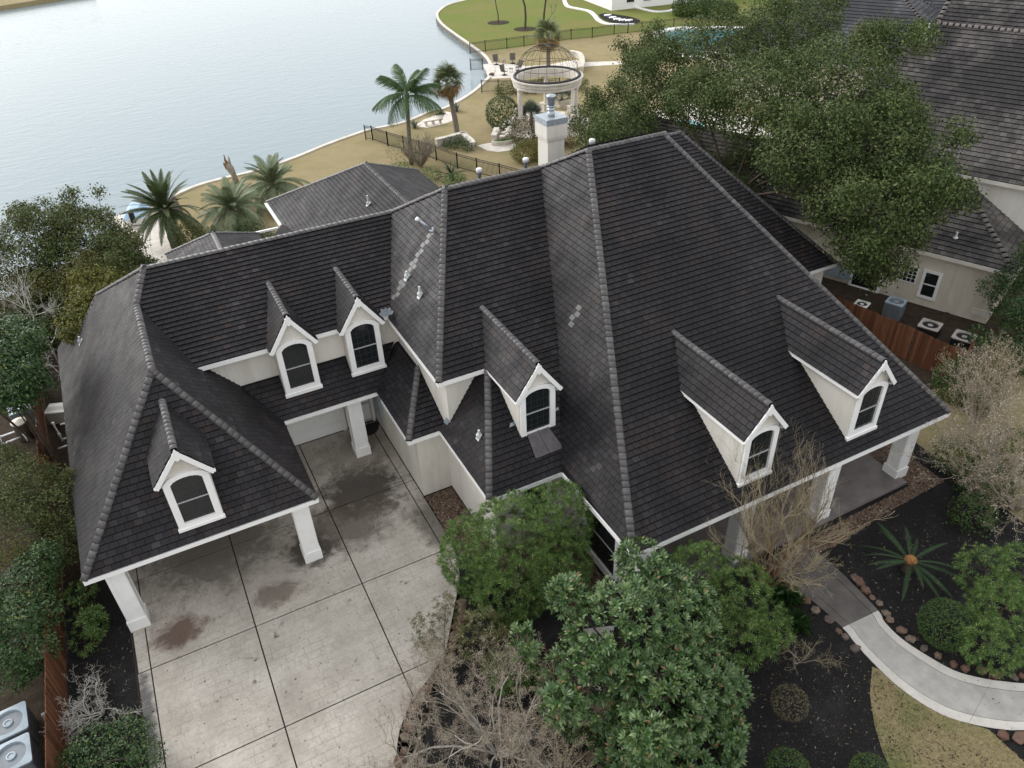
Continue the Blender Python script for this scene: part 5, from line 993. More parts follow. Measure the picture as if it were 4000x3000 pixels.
# ------------------------------------------------------------------ palms
def frond_mesh(name, L, arch, nl, ll, wd, mat, droop=.3, fwd=.55, vee=.15, t0=.14):
    V = []; Fa = []
    def c(t): return np.array([L*(t-.10*abs(arch)*t**3), 0, L*(.18*t-arch*t*t*.62)])
    ts = np.linspace(0, 1, 9)
    for i, t in enumerate(ts):
        p = c(t); r = .022*L/2*(1-.85*t)+.003; V += [tuple(p+[0, -r, 0]), tuple(p+[0, r, 0]), tuple(p+[0, 0, r*.9])]
    for i in range(8):
        b = 3*i; Fa += [(b, b+1, b+4, b+3), (b+1, b+2, b+5, b+4), (b+2, b, b+3, b+5)]
    for k in range(nl):
        t = t0+(1-t0)*(k+.5)/nl; p = c(t); d = c(min(t+.02, 1))-c(max(t-.02, 0)); d /= np.linalg.norm(d); s = (math.sin(math.pi*min(1, (t-t0)/(1-t0)*.86+.12)))**.7; l = ll*max(.25, s)
        for sg in (-1, 1):
            a = fwd*(1+.8*t)+rng.uniform(-.1, .1); dr = d*a+np.array([0, sg, 0])*(1-.25*t)+np.array([0, 0, vee]); dr /= np.linalg.norm(dr); w = d*wd
            m = p+dr*l*.55+np.array([0, 0, -droop*l*.18]); e = p+dr*l*.9+np.array([0, 0, -droop*l*rng.uniform(.6, .95)]); b = len(V)
            V += [tuple(p-w*.5), tuple(p+w*.5), tuple(m+w*.5), tuple(m-w*.5), tuple(e+w*.12), tuple(e-w*.12)]; Fa += [(b, b+1, b+2, b+3), (b+3, b+2, b+4, b+5)]
    return mesh(name, V, np.array(Fa), mat)
def fan_mesh(name, pet, Rf, ns, mat, droop=.5):
    V = []; Fa = []; r = .02; p1 = np.array([pet, 0, pet*.12])
    V += [(0, -r, 0), (0, r, 0), (p1[0], r*.6, p1[2]), (p1[0], -r*.6, p1[2])]; Fa.append((0, 1, 2, 3))
    for k in range(ns):
        a = R(-125+250*(k+.5)/ns); l = Rf*(1-.25*abs(a)/2.2)*rng.uniform(.9, 1.08); d = np.array([math.cos(a), math.sin(a), .25*math.cos(a)]); s = np.array([-math.sin(a), math.cos(a), 0]); m = p1+d*l*.6; e = p1+d*l*.95+np.array([0, 0, -droop*l]); w = l*math.pi*250/180/ns*.42; b = len(V)
        V += [tuple(p1), tuple(p1+s*.005), tuple(m+s*w*.5), tuple(m-s*w*.5), tuple(e+s*w*.08), tuple(e-s*w*.08)]; Fa += [(b, b+1, b+2, b+3), (b+3, b+2, b+4, b+5)]
    return mesh(name, V, np.array(Fa), mat)
def palm(name, label, base, h, r0, r1, sets, lean=(0, 0), trunkmat='palmtrunk', boot=None, cat='palm', rings=True):
    """sets: (mesh list, count, elevation from, to, scale)"""
    e = tag(empty(name, (*base, 0)), label, cat); k = 14
    if h > .1:
        J().tube([(lean[0]*(i/k)**1.5, lean[1]*(i/k)**1.5, h*i/k) for i in range(k+1)], [(r0+(r1-r0)*i/k)*(1.04 if rings and i % 2 else 1) for i in range(k+1)], 10).make('trunk', M[trunkmat], e, True)
    if boot: J().lathe([(boot[0]*.6, -.3), (boot[0], -.05), (boot[0]*.9, .15), (boot[0]*.3, .3)], (lean[0], lean[1], h), 12).make('crownshaft', M[boot[1]], e, True)
    az = rng.uniform(0, 6.28)
    for ms, n, e0, e1, sc in sets:
        for i in range(n):
            az += 2.39996+rng.uniform(-.15, .15); el = R(e0+(e1-e0)*(i+.5)/n+rng.uniform(-5, 5)); s = sc*rng.uniform(.88, 1.1)
            o = link('frond', ms[i % len(ms)], e); el -= R(abs(rng.normal(0, 7))); o.matrix_local = Matrix.Translation((lean[0], lean[1], h)) @ Matrix.Rotation(az, 4, 'Z') @ Matrix.Rotation(-el, 4, 'Y') @ Matrix.Rotation(rng.uniform(-.45, .45), 4, 'X') @ Matrix.Scale(s, 4)
    return e
M['queen'] = leafmat('queen_palm_leaf', [(0, (.030, .066, .022, 1)), (.6, (.056, .105, .036, 1)), (1, (.10, .145, .055, 1))], .55, .25, .15)
M['date'] = leafmat('date_palm_leaf', [(0, (.034, .052, .024, 1)), (.6, (.066, .092, .034, 1)), (1, (.11, .13, .05, 1))], .55, .25, .15)
M['pindo'] = leafmat('pindo_palm_leaf', [(0, (.085, .12, .06, 1)), (.6, (.15, .185, .10, 1)), (1, (.23, .25, .14, 1))], .6, .35, .12)
M['sabal'] = leafmat('sabal_leaf', [(0, (.058, .085, .032, 1)), (.6, (.10, .125, .05, 1)), (1, (.15, .16, .07, 1))], .45, .35, .12)
M['sabal_dry'] = leafmat('sabal_dead_leaf', [(0, (.16, .095, .035, 1)), (1, (.27, .19, .08, 1))], .7, .2, .1)
M['sago'] = leafmat('sago_leaf', [(0, (.014, .034, .013, 1)), (.7, (.028, .058, .022, 1)), (1, (.05, .085, .026, 1))], .6, .22)
M['saw'] = leafmat('silver_palmetto_leaf', [(0, (.07, .098, .075, 1)), (1, (.15, .18, .14, 1))], .5, .3, .1)
M['cone'] = simple('sago_cone', (.30, .14, .05, 1), (.18, .085, .035, 1), 14, .8, .2, 0, .8, 22)
q1 = frond_mesh('frond', 2.9, 1.15, 56, .85, .05, M['queen'], 1.5, .45); q2 = frond_mesh('frond', 2.9, .75, 56, .8, .05, M['queen'], 1.5, .5)
palm('queen_palm', 'tall queen palm with drooping feather fronds beside the lake lawn', (20.42, 59.18), 5.5, .2, .14, [([q1], 9, 5, 35, 1.0), ([q2], 7, 45, 80, .9)], (.25, -.1), boot=(.2, 'sabal'))
f1 = fan_mesh('frond', .8, .85, 22, M['sabal'], .35); f2 = fan_mesh('frond', .75, .8, 20, M['sabal_dry'], .75)
palm('sabal_palm', 'cabbage palm with a skirt of dead orange fronds beside the queen palm', (26.46, 63.31), 4.7, .24, .2, [([f1], 30, 0, 80, 1.1), ([f2], 20, -60, -5, 1.0)], (-.5, .2))
palm('sabal_palm', 'cabbage palm standing behind the iron dome of the gazebo', (44.6, 78.8), 3.6, .24, .2, [([f1], 18, 0, 80, 1.3), ([f2], 14, -65, -15, 1.2)])
d1 = frond_mesh('frond', 2.9, .55, 60, .42, .045, M['date'], .25, .8, .3, .1); d2 = frond_mesh('frond', 2.9, 1.0, 60, .42, .045, M['date'], .35, .8, .25, .1)
palm('date_palm', 'big feather date palm beside the pale boat path', (1.0, 53.0), 2.6, .4, .38, [([d2], 24, -25, 14, 1.0), ([d1], 24, 18, 62, 1.0), ([d1], 12, 66, 88, .9)], boot=(.45, 'bark'), trunkmat='bark')
p1 = frond_mesh('frond', 2.0, 1.25, 44, .5, .04, M['pindo'], .7, .7, .35); p2 = frond_mesh('frond', 2.0, .8, 44, .5, .04, M['pindo'], .6, .75, .4)
palm('pindo_palm', 'pale silvery pindo palm nearer the date palm', (5.1, 53.2), 1.6, .24, .22, [([p1], 26, -5, 38, 1.25), ([p2], 18, 45, 85, 1.15)], trunkmat='bark'); palm('pindo_palm', 'pale silvery pindo palm nearer the rear roof', (8.6, 56.0), 1.7, .26, .22, [([p1], 26, -5, 38, 1.3), ([p2], 18, 45, 85, 1.2)], trunkmat='bark')
f3 = fan_mesh('frond', .6, .6, 16, M['pindo'], .5); palm('fan_palm', 'small pale fan palm below the date palm beside the small rear roof', (3.3, 51.0), .7, .12, .1, [([f3], 16, -10, 70, 1.1)])
s1 = frond_mesh('frond', 1.5, .55, 58, .13, .014, M['sago'], .25, .75, .3, .12)
sx, sy, _ = P3(3557, 2190, .5); e = palm('sago_palm', 'sago palm with an orange cone at its centre in black mulch beside the walk', (sx, sy), .45, .2, .18, [([s1], 15, -2, 26, 1.15)], trunkmat='bark'); J().lathe([(.05, -.05), (.2, .0), (.22, .1), (.15, .2), (.03, .24)], (0, 0, .45), 16).make('cone', M['cone'], e)
palm('sago_palm', 'dark sago palm on the lawn behind the rear roof', (21.8, 54.0), .4, .2, .18, [([s1], 22, 5, 40, 1.1), ([s1], 14, 45, 80, .9)], trunkmat='bark')
f4 = fan_mesh('frond', .55, .6, 15, M['saw'], .2); palm('palmetto', 'silver green palmetto clump beside the gazebo column', (33.6, 62.6), .9, .18, .16, [([f4], 30, -10, 80, 1.35)], trunkmat='bark'); palm('palmetto', 'silver green palmetto behind the gazebo on its far side', (38.8, 66.0), .9, .18, .16, [([f4], 22, -10, 80, 1.3)], trunkmat='bark')
def agave(x, y, r, label):
    e = tag(empty('agave', (x, y, 0)), label, 'agave')
    for i in range(16):
        a = i*2.4; el = R(20+i*4); d = np.array([math.cos(a)*math.cos(el), math.sin(a)*math.cos(el), math.sin(el)])*r; s = np.array([-math.sin(a), math.cos(a), 0])*r*.1; J().add([s*.6, -s*.6, d*.5-s, d*.5+s, d], [(0, 1, 2, 3), (3, 2, 4)]).make('leaf', M['saw'], e)
agave(24.2, 68.0, .9, 'blue green agave at the near end of the pale bench terrace'); agave(29.6, 70.6, 1.0, 'blue green agave at the far end of the pale bench terrace')
# ------------------------------------------------------------------ gazebo
GX, GY = 35.0, 62.1; gz = tag(empty('gazebo', (GX, GY, 0)), 'round white columned gazebo with an open black iron dome', 'gazebo')
prof = [(2.65, 3.62), (3.05, 3.62), (3.05, 3.85), (3.12, 3.9), (3.12, 4.15), (3.22, 4.2), (3.22, 4.32), (2.6, 4.32), (2.6, 3.62)]; n = 64; V = []; Fa = []
for r, z in prof: V += [(r*math.cos(a), r*math.sin(a), z) for a in np.linspace(0, 2*math.pi, n, endpoint=False)]
for i in range(len(prof)-1): Fa += [(i*n+k, i*n+(k+1) % n, (i+1)*n+(k+1) % n, (i+1)*n+k) for k in range(n)]
J().add(V, Fa).make('entablature', M['limewhite'], gz); J().lathe([(3.14, 4.325), (3.14, 4.38), (2.62, 4.38)], (0, 0, 0), 48).make('iron_ring', M['iron'], gz) if False else None
rg = J(); rg.tube([(2.9*math.cos(a), 2.9*math.sin(a), 4.36) for a in np.linspace(0, 2*math.pi, 49)], .13, 6, False); rg.make('iron_ring', simple('rusted_iron', (.05, .045, .045, 1), (.025, .022, .022, 1), 8, .7), gz)
for k in range(24):
    a = 2*math.pi*k/24; J().tube([(2.85*math.cos(t)*math.cos(a), 2.85*math.cos(t)*math.sin(a), 4.4+2.5*math.sin(t)) for t in np.linspace(0, math.pi/2*.99, 10)], .014, 4, False).make('dome_rib', M['iron'], gz)
for t in (.3, .7, 1.1): J().tube([(2.85*math.cos(t)*math.cos(a), 2.85*math.cos(t)*math.sin(a), 4.4+2.5*math.sin(t)) for a in np.linspace(0, 2*math.pi, 33)], .018, 4, False).make('dome_hoop', M['iron'], gz)
for k in range(6):
    a = R(60*k+183); c = (2.85*math.cos(a), 2.85*math.sin(a), 0); col = J().lathe([(.25, 1.18), (.25, 1.26), (.2, 1.3), (.21, 1.9), (.2, 3.0), (.17, 3.3), (.17, 3.38), (.24, 3.45), (.27, 3.6)], c, 18).make('column', M['limewhite'], gz, True); J().box(c[0]-.42, c[0]+.42, c[1]-.42, c[1]+.42, 0, 1.1).box(c[0]-.47, c[0]+.47, c[1]-.47, c[1]+.47, 1.1, 1.19).make('pedestal', M['stonelime'], col)
sheet('gazebo_paving', [(GX+4.2*math.cos(a), GY+4.2*math.sin(a)) for a in np.linspace(0, 2*math.pi, 40, endpoint=False)], .02, M['limewhite'], t=.02)
# table and chairs under it
tb = tag(empty('patio_table', (36.2, 59.6, 0)), 'glass topped patio table under the gazebo', 'table'); J().lathe([(.75, .72), (.75, .75), (.01, .751)], (0, 0, 0), 28).make('tabletop', simple('pale_glass_top', (.45, .50, .52, 1), rough=.15, spec=.5), tb)
for sx_ in (-.45, .45):
    for sy_ in (-.45, .45): J().tube([(sx_, sy_, 0), (sx_, sy_, .72)], .03, 8).make('leg', M['iron'], tb)
tag(J().lathe([(.08, 0), (.13, .12), (.1, .3), (.06, .4), (.08, .44)], (36.2, 59.6, .752), 14).make('vase', simple('brown_vase', (.07, .03, .025, 1), rough=.4), None, True), 'dark brown vase on the glass patio table', 'vase')
def iron_chair(x, y, rz, label, group):
    e = tag(empty('iron_chair', (x, y, 0), rz), label, 'chair', group); J().box(-.24, .24, -.24, .24, .43, .46).make('seat', M['iron'], e)
    J().tube([(-.23, .23, .45), (-.23, .3, .8), (0, .32, .95), (.23, .3, .8), (.23, .23, .45)], .015, 6).tube([(0, .24, .45), (0, .32, .93)], .012, 5).tube([(-.12, .24, .45), (-.12, .31, .88)], .012, 5).tube([(.12, .24, .45), (.12, .31, .88)], .012, 5).make('backrest', M['iron'], e)
    for a in (-.22, .22):
        for b in (-.22, .22): J().tube([(a, b, .43), (a*1.1, b*1.1, 0)], .016, 6).make('leg', M['iron'], e)
        J().tube([(a*1.1, -.2, .45), (a*1.15, -.18, .66), (a*1.1, .28, .68)], .014, 6).make('armrest', M['iron'], e)
iron_chair(36.0, 58.5, R(190), 'black iron chair on the near side of the gazebo table', None); iron_chair(37.3, 58.9, R(235), 'black iron chair right of the gazebo table', None)
def sling_chair(x, y, rz, label):
    e = tag(empty('swivel_chair', (x, y, 0), rz), label, 'chair'); sm = simple('brown_sling', (.11, .095, .085, 1), rough=.7)
    J().prism([(-.28, -.28, .42), (.28, -.28, .42), (.28, .25, .40), (-.28, .25, .40)], (0, 0, .03)).make('seat', sm, e); J().prism([(-.28, .25, .42), (.28, .25, .42), (.27, .48, 1.08), (-.27, .48, 1.08)], (0, .03, 0)).make('backrest', sm, e)
    for s in (-1, 1): J().tube([(s*.31, -.25, .42), (s*.33, -.2, .62), (s*.33, .3, .64), (s*.3, .5, 1.1)], .02, 6).make('armrest', M['iron'], e)
    J().tube([(0, 0, .4), (0, 0, .12)], .035, 8).make('pedestal', M['iron'], e); J().lathe([(.3, 0), (.3, .05), (.05, .1)], (0, 0, .03), 18).make('base_ring', M['iron'], e)
sling_chair(41.1, 84.9, R(-10), 'brown sling chair left of the small table on the lake terrace'); sling_chair(42.9, 84.3, R(-30), 'brown sling chair right of the small table on the lake terrace'); sling_chair(39.7, 80.1, R(10), 'brown sling chair alone nearest the lake edge on the terrace'); sling_chair(41.9, 80.9, R(-70), 'brown sling chair beside the low blue table on the terrace')
def side_table(x, y, label): 
    e = tag(empty('side_table', (x, y, 0)), label, 'table'); J().lathe([(.28, .42), (.28, .46), (.01, .462)], (0, 0, 0), 18).make('tabletop', M['acgrey'], e)
    for a in (0, 2.1, 4.2): J().tube([(.2*math.cos(a), .2*math.sin(a), 0), (.18*math.cos(a), .18*math.sin(a), .43)], .018, 6).make('leg', M['iron'], e)
side_table(42.05, 84.9, 'small round table between two terrace chairs'); side_table(40.9, 80.8, 'low blue grey table beside the near terrace chair')
# ------------------------------------------------------------------ terraces, walls, bench, fountain
def terr(name, pts, z, mat=None): return sheet(name, [z2p(*p) for p in pts], z, mat or M['limewhite'], t=.03)
terr('lake_terrace', [(925, 400), (1000, 388), (1130, 400), (1200, 410), (1330, 400), (1500, 370), (1560, 385), (1780, 378), (1785, 398), (1560, 412), (1400, 440), (1180, 470), (1090, 482), (985, 486), (955, 470), (945, 440)], .03)
terr('bench_terrace', [(520, 770), (560, 740), (640, 712), (700, 690), (745, 697), (762, 715), (745, 745), (690, 765), (640, 778), (580, 790), (535, 785)], .03)
terr('fountain_terrace', [(893, 900), (960, 885), (1000, 880), (1040, 855), (1130, 845), (1165, 870), (1150, 905), (1090, 930), (1020, 940), (950, 930)], .03)
bx, by = z2p(620, 772); bn = tag(empty('stone_bench', (bx, by, 0), R(-4)), 'pale stone bench with three legs on the lakeside terrace', 'bench'); J().box(-.95, .95, -.22, .22, .42, .52).make('seat', M['limewhite'], bn)
for x_ in (-.7, 0, .7): J().box(x_-.1, x_+.1, -.17, .17, 0, .42).make('leg', M['limewhite'], bn)
def low_wall(line, h, t, label):
    l = smooth_line(line, 4); w = tag(empty('low_wall', (*l[0], 0)), label, 'wall'); o = np.array(l[0]); a = [tuple(np.array(p)-o) for p in l]; d = np.r_[0, np.cumsum(np.linalg.norm(np.diff(np.array(a), axis=0), axis=1))]; A = np.array(a); B = np.array(offset(l, t))-o
    k = max(2, int(d[-1]/.55))
    for row in range(int(h/.28)):
        for i in range(k):
            t0, t1 = (i+.02)/k*d[-1], (i+.98)/k*d[-1]; P = [(np.interp(q, d, X[:, 0]), np.interp(q, d, X[:, 1])) for X, q in ((A, t0), (A, t1), (B, t1), (B, t0))]
            j = rng.uniform(-.012, .012); J().prism([(x_+j, y_+j, row*.28+.005) for x_, y_ in P], (0, 0, .27)).make('stone', M['stonelime'], w)
    for i in range(k):
        t0, t1 = (i+.01)/k*d[-1], (i+.99)/k*d[-1]; e_ = .05; A2 = np.array(offset(l, -e_))-o; B2 = np.array(offset(l, t+e_))-o
        P = [(np.interp(q, d, X[:, 0]), np.interp(q, d, X[:, 1])) for X, q in ((A2, t0), (A2, t1), (B2, t1), (B2, t0))]; J().prism([(x_, y_, int(h/.28)*.28+.005) for x_, y_ in P], (0, 0, .1)).make('cap_stone', M['limewhite'], w)
low_wall([z2p(635, 900), z2p(700, 885), z2p(760, 868), z2p(820, 855)], .56, .35, 'low limestone wall behind the bare shrub'); low_wall([z2p(820, 860), z2p(845, 885), z2p(870, 905), z2p(880, 925)], .84, .4, 'stepped limestone wall end beside the fountain terrace'); low_wall([z2p(980, 880), z2p(990, 860), z2p(1000, 830)], .84, .4, 'limestone wall end behind the fountain basin'); low_wall([z2p(1390, 655), z2p(1440, 668), z2p(1480, 660)], .56, .35, 'low stone wall under the far side of the gazebo')
low_wall([z2p(1475, 345), z2p(1530, 360), z2p(1552, 400), z2p(1545, 450)], .84, .4, 'white curved wall behind the gazebo dome')
fx, fy = z2p(1062, 880); ft = tag(empty('fountain', (fx, fy, 0)), 'small stone fountain with white rocks on the garden terrace', 'fountain'); V = [(1.3*math.cos(a), -.75*math.sin(a), z) for z in (0, .38) for a in np.linspace(0, math.pi, 15)]
J().prism([(1.3*math.cos(a), -.75*math.sin(a), 0) for a in np.linspace(0, math.pi, 15)], (0, 0, .36)).make('basin', M['stonelime'], ft); J().prism([(1.12*math.cos(a), -.6*math.sin(a)-.02, .361) for a in np.linspace(0, math.pi, 15)], (0, 0, .01)).make('planting', M['boxwood'], ft)
for i in range(16):
    o = link('rock', ROCKS[i % 5], ft); o.location = (rng.uniform(-.2, 1.5), rng.uniform(.0, 1.6), .3+rng.uniform(0, .4)); o.scale = (.3, .28, .24); o.data = o.data.copy(); o.data.materials.clear(); o.data.materials.append(M['limewhite'])
leafy('planting_bed', 'green planting and dark rocks between the limestone walls', 'plants', z2p(790, 905), [(*z2p(760, 905), .35, 1.2, 1.0, .5), (*z2p(820, 925), .3, .8, .8, .45)], 260, 5, .12, .14, 'ivy', .7, .8)
x0, y0 = z2p(665, 708); dw = J(); dw.tube([(0, 0, 0), (.1, .05, .5), (-.2, .1, 1.0)], [.15, .1, .05], 7).tube([(0, 0, .1), (.4, .1, .45)], [.12, .04], 6).tube([(-.5, .1, .06), (.5, -.1, .1)], [.1, .07], 6); o = dw.make('driftwood', M['bark'], None, True); o.location = (x0, y0, 0); tag(o, 'twisted driftwood piece standing on the bench terrace', 'driftwood')
x0, y0 = z2p(978, 468); o = link('boulder', ROCKS[1]); o.location = (x0, y0, .15); o.scale = (.4, .3, .35); tag(o, 'single boulder at the lake edge of the terrace', 'boulder')
# snag at the water
sn = tag(empty('dead_snag', (6.9, 62.8, 0)), 'broken dead trunk standing at the lake edge behind the pindo palms', 'snag'); J().tube([(0, 0, 0), (-.05, 0, .7), (-.2, 0, 1.3), (-.3, 0, 1.7)], [.24, .2, .3, .16], 8).make('trunk', M['palebark'], sn, True)
for k, (a, l) in enumerate(((.25, .9), (-.15, 1.1), (.0, .6), (-.35, .5))): J().tube([(-.25+a*.5, 0, 1.3), (-.3+a*.7, .05*k, 1.4+l*.5), (-.28+a*.8, .05, 1.35+l)], [.13, .09, .02], 6).make('splinter', M['redbark' if k % 2 else 'palebark'], sn)
# boat path and boat
sheet('boat_path', smooth_line([(-2.6, 61.0), (.2, 61.2), (1.0, 58.2), (.6, 55.0), (.9, 52.5), (2.0, 50.2), (2.2, 46), (.2, 44), (-1.2, 47), (-1.1, 51), (-2.2, 55), (-2.6, 58), (-2.6, 61.0)], 3)[:-1], .012, M['limewhite'])
sheet('path_lawn', [(1.1, 57), (1.0, 54), (1.5, 52), (2.6, 50), (3.2, 47), (6.5, 48), (6.6, 57), (3, 60)], .009, M['lawn_tan'])
edging([(1.0, 54.8), (1.0, 53.0), (1.7, 51.3), (2.4, 49.8)], 'reddish stones edging the lawn beside the boat path', .4, .14, .22)
x0, y0 = P3(555, 830, .3)[:2]; bt = tag(empty('boat', (x0-.2, y0, 0), R(75)), 'boat under a blue and white cover on the lake path', 'boat'); hull = [(-1.9, -.75), (1.0, -.8), (1.7, -.45), (2.1, 0), (1.7, .45), (1.0, .8), (-1.9, .75)]
hj = J(); n = len(hull); hj.add([(x_*.9, y_*.8, .1) for x_, y_ in hull]+[(x_, y_, .65) for x_, y_ in hull], [tuple(range(n))[::-1]]+[(i, (i+1) % n, n+(i+1) % n, n+i) for i in range(n)]); hj.make('hull', M['trim'], bt); cj = J(); cj.add([(x_*1.03, y_*1.04, .62) for x_, y_ in hull]+[(x_*.6, y_*.4, 1.0) for x_, y_ in hull], [tuple(range(n, 2*n))]+[(i, (i+1) % n, n+(i+1) % n, n+i) for i in range(n)]); cj.make('cover', simple('blue_boat_cover', (.38, .48, .56, 1), (.20, .34, .48, 1), 2.5, .6), bt); J().box(-2.1, -1.8, -.15, .15, .4, 1.15).make('outboard_motor', M['black'], bt)
# pool by the oak and the far pool
x = N('pool_water'); x.col((.10, .42, .46, 1)).set(.06, .5).bump(x.noise(3, 3), .15, .03); M['pool'] = x.m; M['pool2'] = simple('dark_pool_water', (.05, .16, .17, 1), rough=.06, spec=.5)
sheet('pool_deck', [(40.5, 45), (40.2, 57), (44, 60), (50, 60), (52, 52), (48, 45)], .02, M['limewhite'], t=.02); sheet('pool', smooth_line([(42.2, 52.5), (43.2, 56.2), (45, 56.8), (46.6, 55.5), (46.2, 52.8), (44.6, 51.0), (43.0, 50.6), (42.2, 52.5)], 4)[:-1], .026, M['pool'])
sheet('spa_pool', [(42.3+.9*math.cos(a), 48.2+.9*math.sin(a)) for a in np.linspace(0, 6.2, 16)], .03, M['pool'])
fp = [(62.3, 79.2), (61, 76), (62, 74), (66, 75), (69, 76.5), (74, 77), (77, 80), (74.5, 83), (71.6, 85.4), (68, 87.2), (64.5, 85.2), (63.2, 82)]
tag(ribbon('pool_coping', smooth_line(fp+[fp[0]], 4), offset(smooth_line(fp+[fp[0]], 4), 1.1), .25, M['trim'], .25), 'white coping curving round the far pool behind the oak', 'coping'); sheet('far_pool', smooth_line(fp+[fp[0]], 4)[:-1], .05, M['pool2'])
bed = [z2p(*p) for p in [(1640, 90), (1655, 110), (1700, 135), (1800, 148), (1850, 148), (1900, 132), (1850, 108), (1760, 92), (1690, 82)]]; sheet('flower_bed', smooth_line(bed+[bed[0]], 3)[:-1], .03, M['mulch'])
border = smooth_line([z2p(*p) for p in [(1440, 5), (1460, 40), (1520, 55), (1590, 70), (1625, 95), (1650, 125), (1700, 148), (1780, 152), (1860, 150)]], 4); tag(ribbon('bed_border', border, offset(border, .6), .15, M['trim'], .15), 'white concrete border curving round the far flower bed', 'border')
border = smooth_line([z2p(*p) for p in [(1700, 0), (1800, 25), (1900, 52), (1990, 72), (2060, 70), (2090, 60)]], 4); tag(ribbon('bed_border', border, offset(border, .6), .15, M['trim'], .15), 'white concrete border below the lake house hedges', 'border')
e = tag(empty('stepping_stones', (*z2p(1700, 100), 0)), 'row of white stones lying in the far flower bed', 'stones'); ox, oy = z2p(1700, 100)
for p in ((1695, 98), (1725, 112), (1752, 122), (1785, 128), (1825, 130)):
    q = z2p(*p); o = link('stone', ROCKS[0].copy(), e); o.data.materials.clear(); o.data.materials.append(M['trim']); o.location = (q[0]-ox, q[1]-oy, .1); o.scale = (.7, .5, .25)
def hedge(u0, v0, u1, v1, h, label):
    a = np.array(gxy(u0, v0)); b = np.array(gxy(u1, v1)); lb = [(*(a+(b-a)*t), h*.5, 1.4, 1.3, h*.58) for t in np.linspace(0, 1, 4)]; leafy('hedge', label, 'hedge', tuple((a+b)/2), lb, 1100, 6, .16, .2, 'boxwood', .9, .7)
hedge(2660, 62, 2750, 70, 2.4, 'tall dark clipped hedge before the white house at the top'); hedge(2780, 72, 2840, 74, 2.0, 'shorter dark clipped hedge beside the tall one at the top')
leafy('red_shrub', 'low reddish shrub beside the white coping of the far pool', 'shrub', gxy(2570, 165), [(*gxy(2565, 165), .6, 1.2, 1.0, .7), (*gxy(2590, 185), .5, .9, .8, .6)], 300, 5, .15, .16, 'redhedge', .8, .8)
# shrubs round the gazebo
leafy('round_shrub', 'big dark rounded shrub beside the gazebo pedestal', 'shrub', (31.0, 63.3), [(31.0, 63.3, 1.4, 1.5, 1.5, 1.5)], 1700, 4, .06, .12, 'boxwood', .95, .6)
leafy('bronze_hedge', 'bronze green bushy hedge in front of the chimney', 'hedge', (31.0, 57.6), [(30.6, 58.0, 1.2, 1.5, 1.2, 1.2), (32.0, 57.0, 1.1, 1.4, 1.2, 1.1), (33.6, 56.0, 1.0, 1.4, 1.2, 1.1)], 1300, 6, .13, .13, 'redhedge', .85, .7); leafy('garden_bush', 'yellow green bush beside the chimney above the roof ridge', 'shrub', (29.0, 54.0), [(28.6, 54.4, .9, 1.2, 1.0, .9), (30.0, 53.8, .9, 1.2, 1.0, 1.0)], 800, 6, .12, .12, 'yellowgreen', .85, .7)
leafy('garden_bush', 'light green low bushes behind the rear roof ridge', 'shrub', (19.4, 55.5), [(18.4, 56.6, .6, 1.2, .8, .7), (20.2, 54.8, .5, 1.0, .8, .6), (21.5, 52.6, .5, .9, .8, .6)], 600, 6, .12, .11, 'podo', .85, .8); leafy('garden_bush', 'dark shrubs beside the pale pindo palms and gutter', 'shrub', (6.0, 50.5), [(5.4, 50.6, .8, 1.0, .9, .9), (6.2, 48.9, .7, .8, .8, .8)], 500, 6, .12, .12, 'ivy', .85, .8); leafy('garden_bush', 'bushy green shrub at the foot of the date palm', 'shrub', (1.9, 50.6), [(1.9, 50.8, 1.1, .95, .9, 1.2), (2.6, 50.0, .8, .8, .8, .8)], 700, 6, .14, .13, 'olive', .85, .8)
leafy('garden_bush', 'low dark shrubs along the iron fence beyond the gazebo', 'shrub', (38.5, 72.5), [(36.5, 73.0, .6, 1.5, .7, .7), (39.5, 72.0, .6, 1.5, .7, .7), (43, 70.5, .6, 1.5, .7, .7)], 600, 6, .14, .15, 'olive', .85, .8)
bare('bare_shrub', 'wide bare twiggy shrub around the queen palm trunk', 'shrub', (20.9, 58.2), 40, 1.3, .035, 3, 71, ('palebark', 'palebark'), .95, .35, .3, kids=(2, 3), shrink=.62, nseg=3, wig=.12, sides=4)
leafy('bare_shrub_leaf', 'thin olive leaves in front of the wide bare shrub', 'shrub', (20.2, 58.6), [(20.0, 58.8, 1.3, 1.6, 1.2, .9)], 150, 5, .15, .09, 'olive', .8, .8)
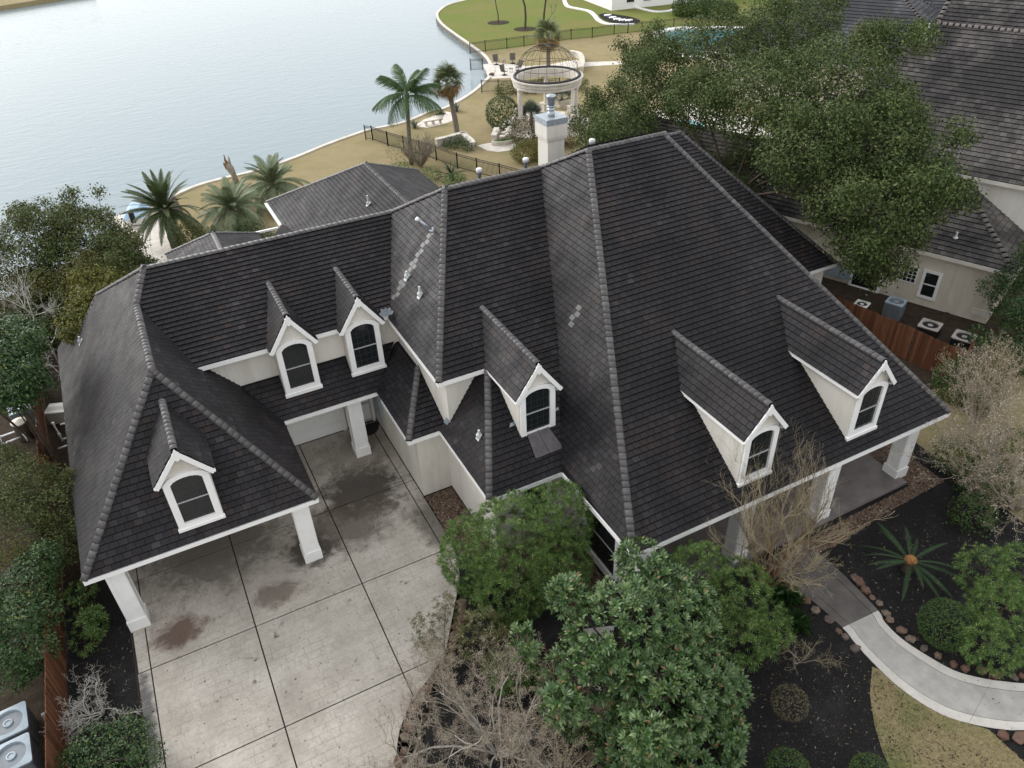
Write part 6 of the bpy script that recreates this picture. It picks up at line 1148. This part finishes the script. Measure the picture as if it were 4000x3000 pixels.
for k, (x0, y0, H, lab) in enumerate(((52.2, 106.6, 3.0, 'slim bare tree in a mulch ring on the far green lawn'), (53.2, 100.4, 4.5, 'bare tree on the far lawn, its twigs blurring the fence'), (52.3, 94.1, 4.0, 'bare tree beside the far fence above the gazebo'))):
    bare('bare_tree', lab, 'tree', (x0, y0), 1, H, .16 if k else .1, 5, 80+k, ('bark', 'palebark'), .1, .5, .2, kids=(2, 3), shrink=.68, nseg=3, wig=.12, sides=4); 
    if k < 2: sheet('mulch_ring', [(x0+1.6*math.cos(a), y0+1.6*math.sin(a)) for a in np.linspace(0, 6.1, 18)], .02, M['soil'])
# ------------------------------------------------------------------ black iron fences
def iron_fence(pts, label, h=1.25, top=True):
    f = tag(empty('iron_fence', (*pts[0], 0)), label, 'fence'); o = np.array(pts[0]); pk = J(); rl = J()
    for a, b in zip(pts[:-1], pts[1:]):
        a = np.array(a)-o; b = np.array(b)-o; L = np.linalg.norm(b-a); k = max(1, round(L/2.2))
        for i in range(k+1):
            p = a+(b-a)*i/k; J().box(p[0]-.04, p[0]+.04, p[1]-.04, p[1]+.04, 0, h+.06).make('post', M['iron'], f)
        for i in range(int(L/.125)): p = a+(b-a)*(i*.125/L); pk.box(p[0]-.011, p[0]+.011, p[1]-.011, p[1]+.011, .08, h)
        for z in (.14, h-.16, h-.01): rl.bar((*a, z), (*b, z), .03, .035)
    rl.make('rails', M['iron'], f); tag(pk.make('pickets', M['iron'], f), kind='stuff')
iron_fence([z2p(205, 862), z2p(247, 866), z2p(342, 902), z2p(440, 930), z2p(640, 990), z2p(770, 1040), z2p(890, 1075), z2p(1030, 1110), z2p(1180, 1150)], 'black iron fence running from the lake past the bare shrub'); iron_fence([z2p(920, 572), z2p(1023, 570), z2p(1180, 574), z2p(1400, 560)], 'black iron fence from the shore to the gazebo'); iron_fence([z2p(848, 332), z2p(942, 318), z2p(1075, 302), z2p(1180, 288), z2p(1320, 268), z2p(1470, 245), z2p(1600, 235), z2p(1735, 215), z2p(1990, 190), z2p(2212, 165), gxy(2900, 100)], 'long black iron fence across the far green lawn')
iron_fence([(38.7, 83.6), (37.5, 84.3)], 'short iron fence panel standing in the water at the terrace')
